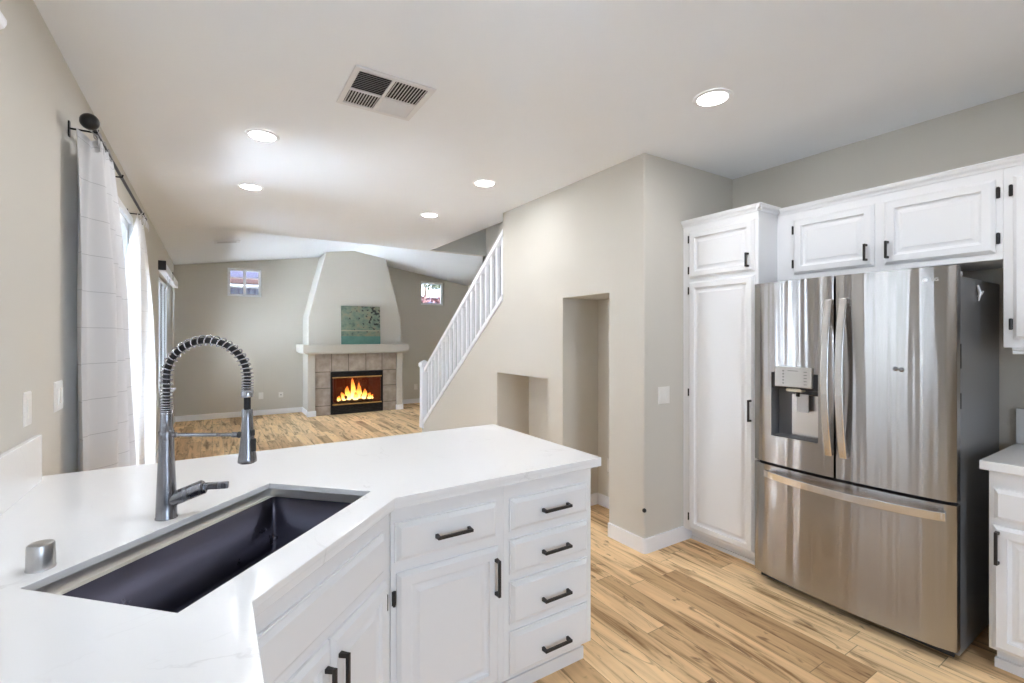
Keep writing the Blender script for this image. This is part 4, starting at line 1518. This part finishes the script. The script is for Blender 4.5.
# slot vent in the living room slope
sl_ = (ZV - HC) / (XV - XL)
zc = lambda x: HC + sl_ * (x - XL)
lv = thing('ceiling_register', 'narrow grey slot vent in the sloping ceiling of the fireplace room', 'air vent', (0.16, 7.72, zc(0.16)))
q = MB()
def slope_box(q, x0, x1, y0, y1, d0, d1):
    rs = []
    for y in (y0, y1):
        rs.append([(x0, y, zc(x0) - d0), (x1, y, zc(x1) - d0), (x1, y, zc(x1) - d1), (x0, y, zc(x0) - d1)])
    q.rings(rs)
slope_box(q, 0.02, 0.33, 7.63, 7.83, 0.001, 0.008)
obj('frame', q, M['ventmetal'], lv)
q = MB()
slope_box(q, 0.055, 0.285, 7.68, 7.78, 0.008, 0.010)
obj('slot', q, M['lightgrey'], lv)

# ------------------------------------------------------------------ stair railing
sr = thing('stair_railing', 'white wooden stair railing with square newel post, sloping handrail and balusters', 'railing', (2.48, 6.13, 0.27))
RXC = XS + 0.028
zs0 = lambda y: 0.300 + (6.07 - y) * 0.7506            # top of the knee wall cap
zr = lambda y: 1.075 + (5.965 - y) * (2.480 - 1.075) / (5.965 - 4.035)


def sloped(q, x0, x1, y0, y1, f0, f1):
    q.rings([[(x0, y, f0(y)), (x1, y, f0(y)), (x1, y, f1(y)), (x0, y, f1(y))] for y in (y0, y1)])


q = MB()
q.box(RXC - 0.048, RXC + 0.048, 6.082, 6.178, 0.20, 1.03)
q.box(RXC - 0.052, RXC + 0.052, 6.078, 6.182, 0.20, 0.36)
q.rings([[(RXC + s * a, 6.13 + s * b, z) for a, b in ((-1, -1), (1, -1), (1, 1), (-1, 1))] for s, z in ((0.050, 1.03), (0.062, 1.045), (0.062, 1.085), (0.045, 1.105), (0.012, 1.130))])
obj('newel_post', q, M['trim'], sr, bevel=0.003)
q = MB()
sloped(q, RXC - 0.030, RXC + 0.030, 3.998, 6.08, lambda y: zr(y) - 0.030, lambda y: zr(y) + 0.030)
obj('handrail', q, M['trim'], sr, bevel=0.008, seg=3)
q = MB()
sloped(q, XS - 0.012, XS + 0.165, 3.998, 6.10, lambda y: zs0(y) - 0.005, lambda y: zs0(y) + 0.022)
sloped(q, XS - 0.018, XS - 0.0005, 3.998, 6.13, lambda y: zs0(y) - 0.040, lambda y: zs0(y) + 0.006)
obj('base_rail', q, M['trim'], sr, bevel=0.003)
for i in range(18):
    y = 4.035 + 0.113 * i
    q = MB()
    h = 0.016
    q.rings([[(RXC - h, y - h, f(y - h)), (RXC + h, y - h, f(y - h)), (RXC + h, y + h, f(y + h)), (RXC - h, y + h, f(y + h))] for f in ((lambda t: zs0(t) + 0.018), (lambda t: zr(t) - 0.020))])
    obj('baluster', q, M['trim'], sr)
q = MB()
sloped(q, RXC + 0.022, RXC + 0.028, 3.998, 6.08, lambda y: zs0(y) + 0.02, lambda y: zr(y) - 0.010)
obj('backing_panel', q, M['panel'], sr, label='flat grey-white panel behind the balusters')

# ------------------------------------------------------------------ fireplace
YC = 9.20                       # front of the chimney breast
zcl = lambda x: (HC + sl_ * (x - XL)) if x < XV else (ZV - (ZV - ZFR) / (XFR - XV) * (x - XV))
FBX0, FBX1, FBZ = 1.853, 2.829, 0.800
outl = [(1.468, 0), (FBX0, 0), (FBX0, FBZ), (FBX1, FBZ), (FBX1, 0), (3.208, 0), (3.208, 1.85), (2.89, zcl(2.89) - 0.001), (XV, ZV - 0.001), (1.775, zcl(1.775) - 0.001), (1.468, 1.815)]
struct('wall_chimney', MB().prism(outl, None, XZ, YC, YF), M['wall'], bevel=0.012, seg=3)
base('baseboard_chimney', [(1.453, 1.468, YC - 0.001, YF - T), (3.208, 3.223, YC - 0.001, YF - T)])

fp = thing('fireplace', 'tiled fireplace with painted mantel shelf and a black glass-fronted firebox burning logs', 'fireplace', (2.34, YC, 0))
q = MB()
q.box(1.352, 3.300, YC - 0.20, YF - 0.004, 1.165, 1.310)
q.box(1.385, 3.266, YC - 0.16, YF - 0.004, 1.140, 1.165)
obj('mantel_shelf', q, M['wall'], fp, bevel=0.008)
for x0, x1 in ((1.450, 1.580), (3.105, 3.225)):
    pil = obj('pilaster', MB().box(x0, x1, YC - 0.045, YC - 0.0005, 0.0, 1.140), M['wall'], fp, bevel=0.006)
    obj('plinth', MB().box(x0 - 0.012, x1 + 0.012, YC - 0.058, YC - 0.0005, 0.0, 0.10), M['trim'], pil, bevel=0.003)
# tiles
q = MB()
q.box(1.580, FBX0 - 0.001, YC - 0.012, YC - 0.0005, 0, 1.140)
q.box(FBX1 + 0.001, 3.105, YC - 0.012, YC - 0.0005, 0, 1.140)
q.box(FBX0 - 0.001, FBX1 + 0.001, YC - 0.012, YC - 0.0005, FBZ + 0.001, 1.140)
obj('tile_backing', q, M['grout'], fp)
q = MB()
g_ = 0.006
def tl(x0, x1, z0, z1):
    q.box(x0 + g_, x1 - g_, YC - 0.018, YC - 0.012, z0 + g_, z1 - g_)
xsT = [1.580, 1.870, 2.175, 2.500, 2.815, 3.105]
for i in range(5):
    tl(xsT[i], xsT[i + 1], FBZ + 0.002, 1.140)
for z0, z1 in ((0.50, FBZ + 0.002), (0.175, 0.50), (0.0, 0.175)):
    tl(1.580, FBX0, z0, z1)
    tl(FBX1, 3.105, z0, z1)
obj('hearth_tiles', q, M['tile'], fp, bevel=0.002)
# firebox insert
fb = MB()
fb.prism(rect(FBX0 + 0.001, FBX1 - 0.001, 0.0, FBZ - 0.001), [rect(FBX0 + 0.035, FBX1 - 0.035, 0.185, 0.690)], XZ, YC - 0.030, YC + 0.02)
fbx = obj('firebox', fb, M['black'], fp, bevel=0.003)
q = MB()
for k in range(5):
    q.box(FBX0 + 0.03, FBX1 - 0.03, YC - 0.034, YC - 0.030, 0.022 + 0.030 * k, 0.036 + 0.030 * k)
for k in range(2):
    q.box(FBX0 + 0.03, FBX1 - 0.03, YC - 0.034, YC - 0.030, 0.722 + 0.034 * k, 0.740 + 0.034 * k)
obj('louvres', q, M['black'], fbx)
for z in (0.172, 0.678):
    obj('brass_trim', MB().box(FBX0 + 0.025, FBX1 - 0.025, YC - 0.042, YC - 0.0345, z, z + 0.025), M['brass'], fbx, bevel=0.003, label='brass strip along the glass')
obj('glass_pane', MB().box(FBX0 + 0.035, FBX1 - 0.035, YC - 0.012, YC - 0.007, 0.187, 0.688), M['fireglass'], fbx)
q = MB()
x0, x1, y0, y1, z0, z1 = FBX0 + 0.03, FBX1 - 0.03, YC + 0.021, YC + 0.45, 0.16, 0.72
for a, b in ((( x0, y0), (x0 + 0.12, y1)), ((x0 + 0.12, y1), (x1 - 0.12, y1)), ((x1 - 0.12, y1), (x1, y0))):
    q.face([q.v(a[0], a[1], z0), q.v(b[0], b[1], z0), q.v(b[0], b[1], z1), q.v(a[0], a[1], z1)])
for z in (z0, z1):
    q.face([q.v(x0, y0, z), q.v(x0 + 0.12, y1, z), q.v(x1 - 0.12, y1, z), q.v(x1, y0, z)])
obj('fire_chamber', q, M['glowbrick'], fbx, recalc=False)
rnd = random.Random(3)
for i, (xa, ya_, za_, xb, yb_, zb_, r) in enumerate(((2.02, YC + 0.16, 0.215, 2.66, YC + 0.14, 0.205, 0.042), (2.10, YC + 0.26, 0.215, 2.60, YC + 0.28, 0.215, 0.045),
                                                   (2.12, YC + 0.13, 0.29, 2.46, YC + 0.30, 0.285, 0.036), (2.30, YC + 0.28, 0.30, 2.62, YC + 0.13, 0.285, 0.034))):
    pts = []
    rr_ = []
    for k in range(9):
        t = k / 8
        pts.append((xa + (xb - xa) * t + rnd.uniform(-.006, .006), ya_ + (yb_ - ya_) * t, za_ + (zb_ - za_) * t + rnd.uniform(-.006, .006)))
        rr_.append(r * (0.9 + rnd.uniform(0, 0.2)))
    obj('log', MB().tube(pts, rr_, n=10), M['log'], fbx, smooth=50)
for i, (x, y, h, w, lean) in enumerate(((2.30, YC + 0.18, 0.42, 0.055, 0.01), (2.22, YC + 0.16, 0.27, 0.06, -0.03), (2.40, YC + 0.20, 0.26, 0.065, 0.03), (2.50, YC + 0.15, 0.20, 0.055, 0.03),
                                       (2.13, YC + 0.15, 0.16, 0.05, -0.03), (2.60, YC + 0.14, 0.12, 0.05, 0.02), (2.04, YC + 0.14, 0.09, 0.04, -0.02), (2.34, YC + 0.12, 0.15, 0.06, 0.0), (2.46, YC + 0.24, 0.33, 0.04, -0.02), (2.66, YC + 0.15, 0.08, 0.035, 0.01))):
    pts, rr_ = [], []
    for k in range(11):
        t = k / 10
        pts.append((x + lean * t + 0.018 * math.sin(5 * t + i * 1.7) * t, y, 0.235 + h * t))
        rr_.append(max(0.002, 1.3 * w * (0.55 + 0.9 * t) * (1 - t) ** 0.8))
    obj('flame', MB().tube(pts, rr_, n=10), M['flame'], fbx, smooth=60)
fl = bpy.data.lights.new('fire_glow', 'POINT')
fl.energy = 0.7
fl.color = (1.0, 0.22, 0.07)
fl.shadow_soft_size = 0.06
flo = bpy.data.objects.new('fire_glow', fl)
COL.objects.link(flo)
flo.parent = fp
flo.location = (0.0, 0.06, 0.58)

# canvas leaning on the mantel
cv = thing('canvas_painting', 'square abstract canvas in mossy green and teal leaning on the mantel shelf', 'painting', (2.40, YC - 0.08, 1.3105))
tilt = Matrix.Translation(Vector((2.395, YC - 0.080, 1.3125))) @ Matrix.Rotation(-0.05, 4, 'X')
obj('canvas', MB(tilt).box(-0.365, 0.365, -0.018, 0.018, 0.0, 0.725), M['painting'], cv, bevel=0.003)
obj('stretcher', MB(tilt).prism(rect(-0.355, 0.355, 0.01, 0.715), [rect(-0.31, 0.31, 0.055, 0.67)], XZ, 0.0185, 0.030), M['bark'], cv)

# ------------------------------------------------------------------ outdoors, seen through the windows, with parts added for the light
struct('sun_shade_eave', MB().box(XL - 0.90, XL - 0.14, 6.4, 10.2, 2.55, 2.70), M['frame'])  # added out of view to keep direct sun off the living room window
struct('ground', MB().box(-14, XL - 0.16, -2.9, 10.6, -0.25, -0.12), M['concrete'])
struct('ground_gravel', MB().prism([(-14, -16), (16, -16), (16, 30), (-14, 30), (-14, 10.6), (XL - 0.16, 10.6), (XL - 0.16, -2.9), (-14, -2.9)], None, XY, -0.25, -0.12), M['lawn'])
hs = thing('house', 'neighbouring house with lavender-grey wall and red tiled eave seen through the small gridded window', 'house', (0.8, 16, -0.12))
obj('wall', MB().box(-4, 4.6, 16.0, 20.0, -0.12, 4.6), M['siding'], hs)
q = MB()
for k in range(22):
    q.box(-4 + 0.4 * k, -3.62 + 0.4 * k, 15.45, 16.0, 2.98, 3.14)
obj('eave', q, M['rooftile'], hs, bevel=0.03)
q = MB()
for k in range(36):
    q.box(-2 + 0.14 * k, -1.93 + 0.14 * k, 15.9, 15.98, 2.2, 2.92)
obj('shutters', q, M['shutter'], hs)
obj('ledge', MB().box(-4, 4.6, 15.6, 16.0, 2.92, 2.97), M['frame'], hs)
tr = thing('tree', 'leafy yellow-green tree outside, seen through the small high window by the stairs', 'tree', (6.5, 16.0, -0.12))
obj('trunk', MB().tube([(6.5, 16, -0.12), (6.52, 16, 1.2), (6.45, 16.02, 2.4), (6.5, 16, 3.3)], [0.14, 0.11, 0.08, 0.04], n=10), M['bark'], tr, smooth=60)
rnd = random.Random(8)
q = MB()
for i in range(1500):
    a, b, r = rnd.uniform(0, 2 * PI), rnd.uniform(-0.7, 1.2), rnd.uniform(0.3, 1.0) ** 0.5
    c = Vector((6.5 + 1.0 * r * math.cos(a) * math.cos(b), 16 + 0.9 * r * math.sin(a) * math.cos(b), 3.55 + 0.65 * r * math.sin(b)))
    d1 = Vector((rnd.uniform(-1, 1), rnd.uniform(-1, 1), rnd.uniform(-1, 1))).normalized() * 0.075
    d2 = d1.cross(Vector((rnd.uniform(-1, 1), rnd.uniform(-1, 1), rnd.uniform(-1, 1)))).normalized() * 0.04
    q.face([q.v(*(c - d1)), q.v(*(c + d2)), q.v(*(c + d1)), q.v(*(c - d2))])
obj('foliage', q, M['leaf'], tr, recalc=False)
q = MB()
for i in range(400):
    c = Vector((6.4 + rnd.uniform(-0.9, 0.9), 15.2 + rnd.uniform(-0.25, 0.25), 2.75 + rnd.gauss(0, 0.08)))
    d1 = Vector((rnd.uniform(-1, 1), rnd.uniform(-1, 1), rnd.uniform(-1, 1))).normalized() * 0.05
    d2 = d1.cross(Vector((rnd.uniform(-1, 1), rnd.uniform(-1, 1), rnd.uniform(-1, 1)))).normalized() * 0.04
    q.face([q.v(*(c - d1)), q.v(*(c + d2)), q.v(*(c + d1)), q.v(*(c - d2))])
for x in (5.7, 6.1, 6.5, 6.9, 7.3):
    q.tube([(x, 15.2, -0.12), (x + 0.1, 15.2, 1.4), (x, 15.2, 2.75)], 0.02, n=6)
o = obj('flowering_shrub', q, M['flower'], recalc=False)
origin(o, (6.4, 15.2, -0.12))
tag(o, 'red flowering shrub below the tree outside the high window by the stairs', 'shrub')
gw = obj('garden_wall', MB().box(5.0, 9.0, 17.2, 17.5, -0.12, 3.0), M['siding'])
origin(gw, (7, 17.3, -0.12))
tag(gw, 'lavender-grey garden wall behind the tree outside the window by the stairs', 'garden wall')
fe = MB()  # added outdoor wall; its height, distance and pale colour steer the daylight
fe.box(-6.10, -5.95, -4, 13.15, -0.12, 2.2)
fe.box(-5.95, -0.2, 13.0, 13.15, -0.12, 2.6)
fe.box(-6.14, -5.91, -4, 13.19, 2.2, 2.27)
o = obj('garden_wall', fe, M['stucco'])
origin(o, (-6.02, 4, -0.12))
tag(o, 'added cream stucco garden wall outside the side windows, pale to bounce light', 'garden wall')
rnd = random.Random(21)
q = MB()
for i in range(2600):
    c = Vector((rnd.uniform(-3.2, -1.45), rnd.uniform(11.4, 12.6), rnd.uniform(0.1, 5.2)))
    d1 = Vector((rnd.uniform(-1, 1), rnd.uniform(-1, 1), rnd.uniform(-1, 1))).normalized() * 0.16
    d2 = d1.cross(Vector((rnd.uniform(-1, 1), rnd.uniform(-1, 1), rnd.uniform(-1, 1)))).normalized() * 0.09
    q.face([q.v(*(c - d1)), q.v(*(c + d2)), q.v(*(c + d1)), q.v(*(c - d2))])
q.box(-3.05, -1.6, 11.55, 12.45, -0.12, 5.0)
o = obj('added_hedge', q, M['added_hedge'], recalc=False)  # dark block added to darken the glass between the curtains
origin(o, (-2.3, 12, -0.12))
tag(o, 'added tall dark foliage block, put beyond the patio door glass to darken it', 'added_hedge')

for o in bpy.data.objects:
    if '_inv' in o:
        del o['_inv']
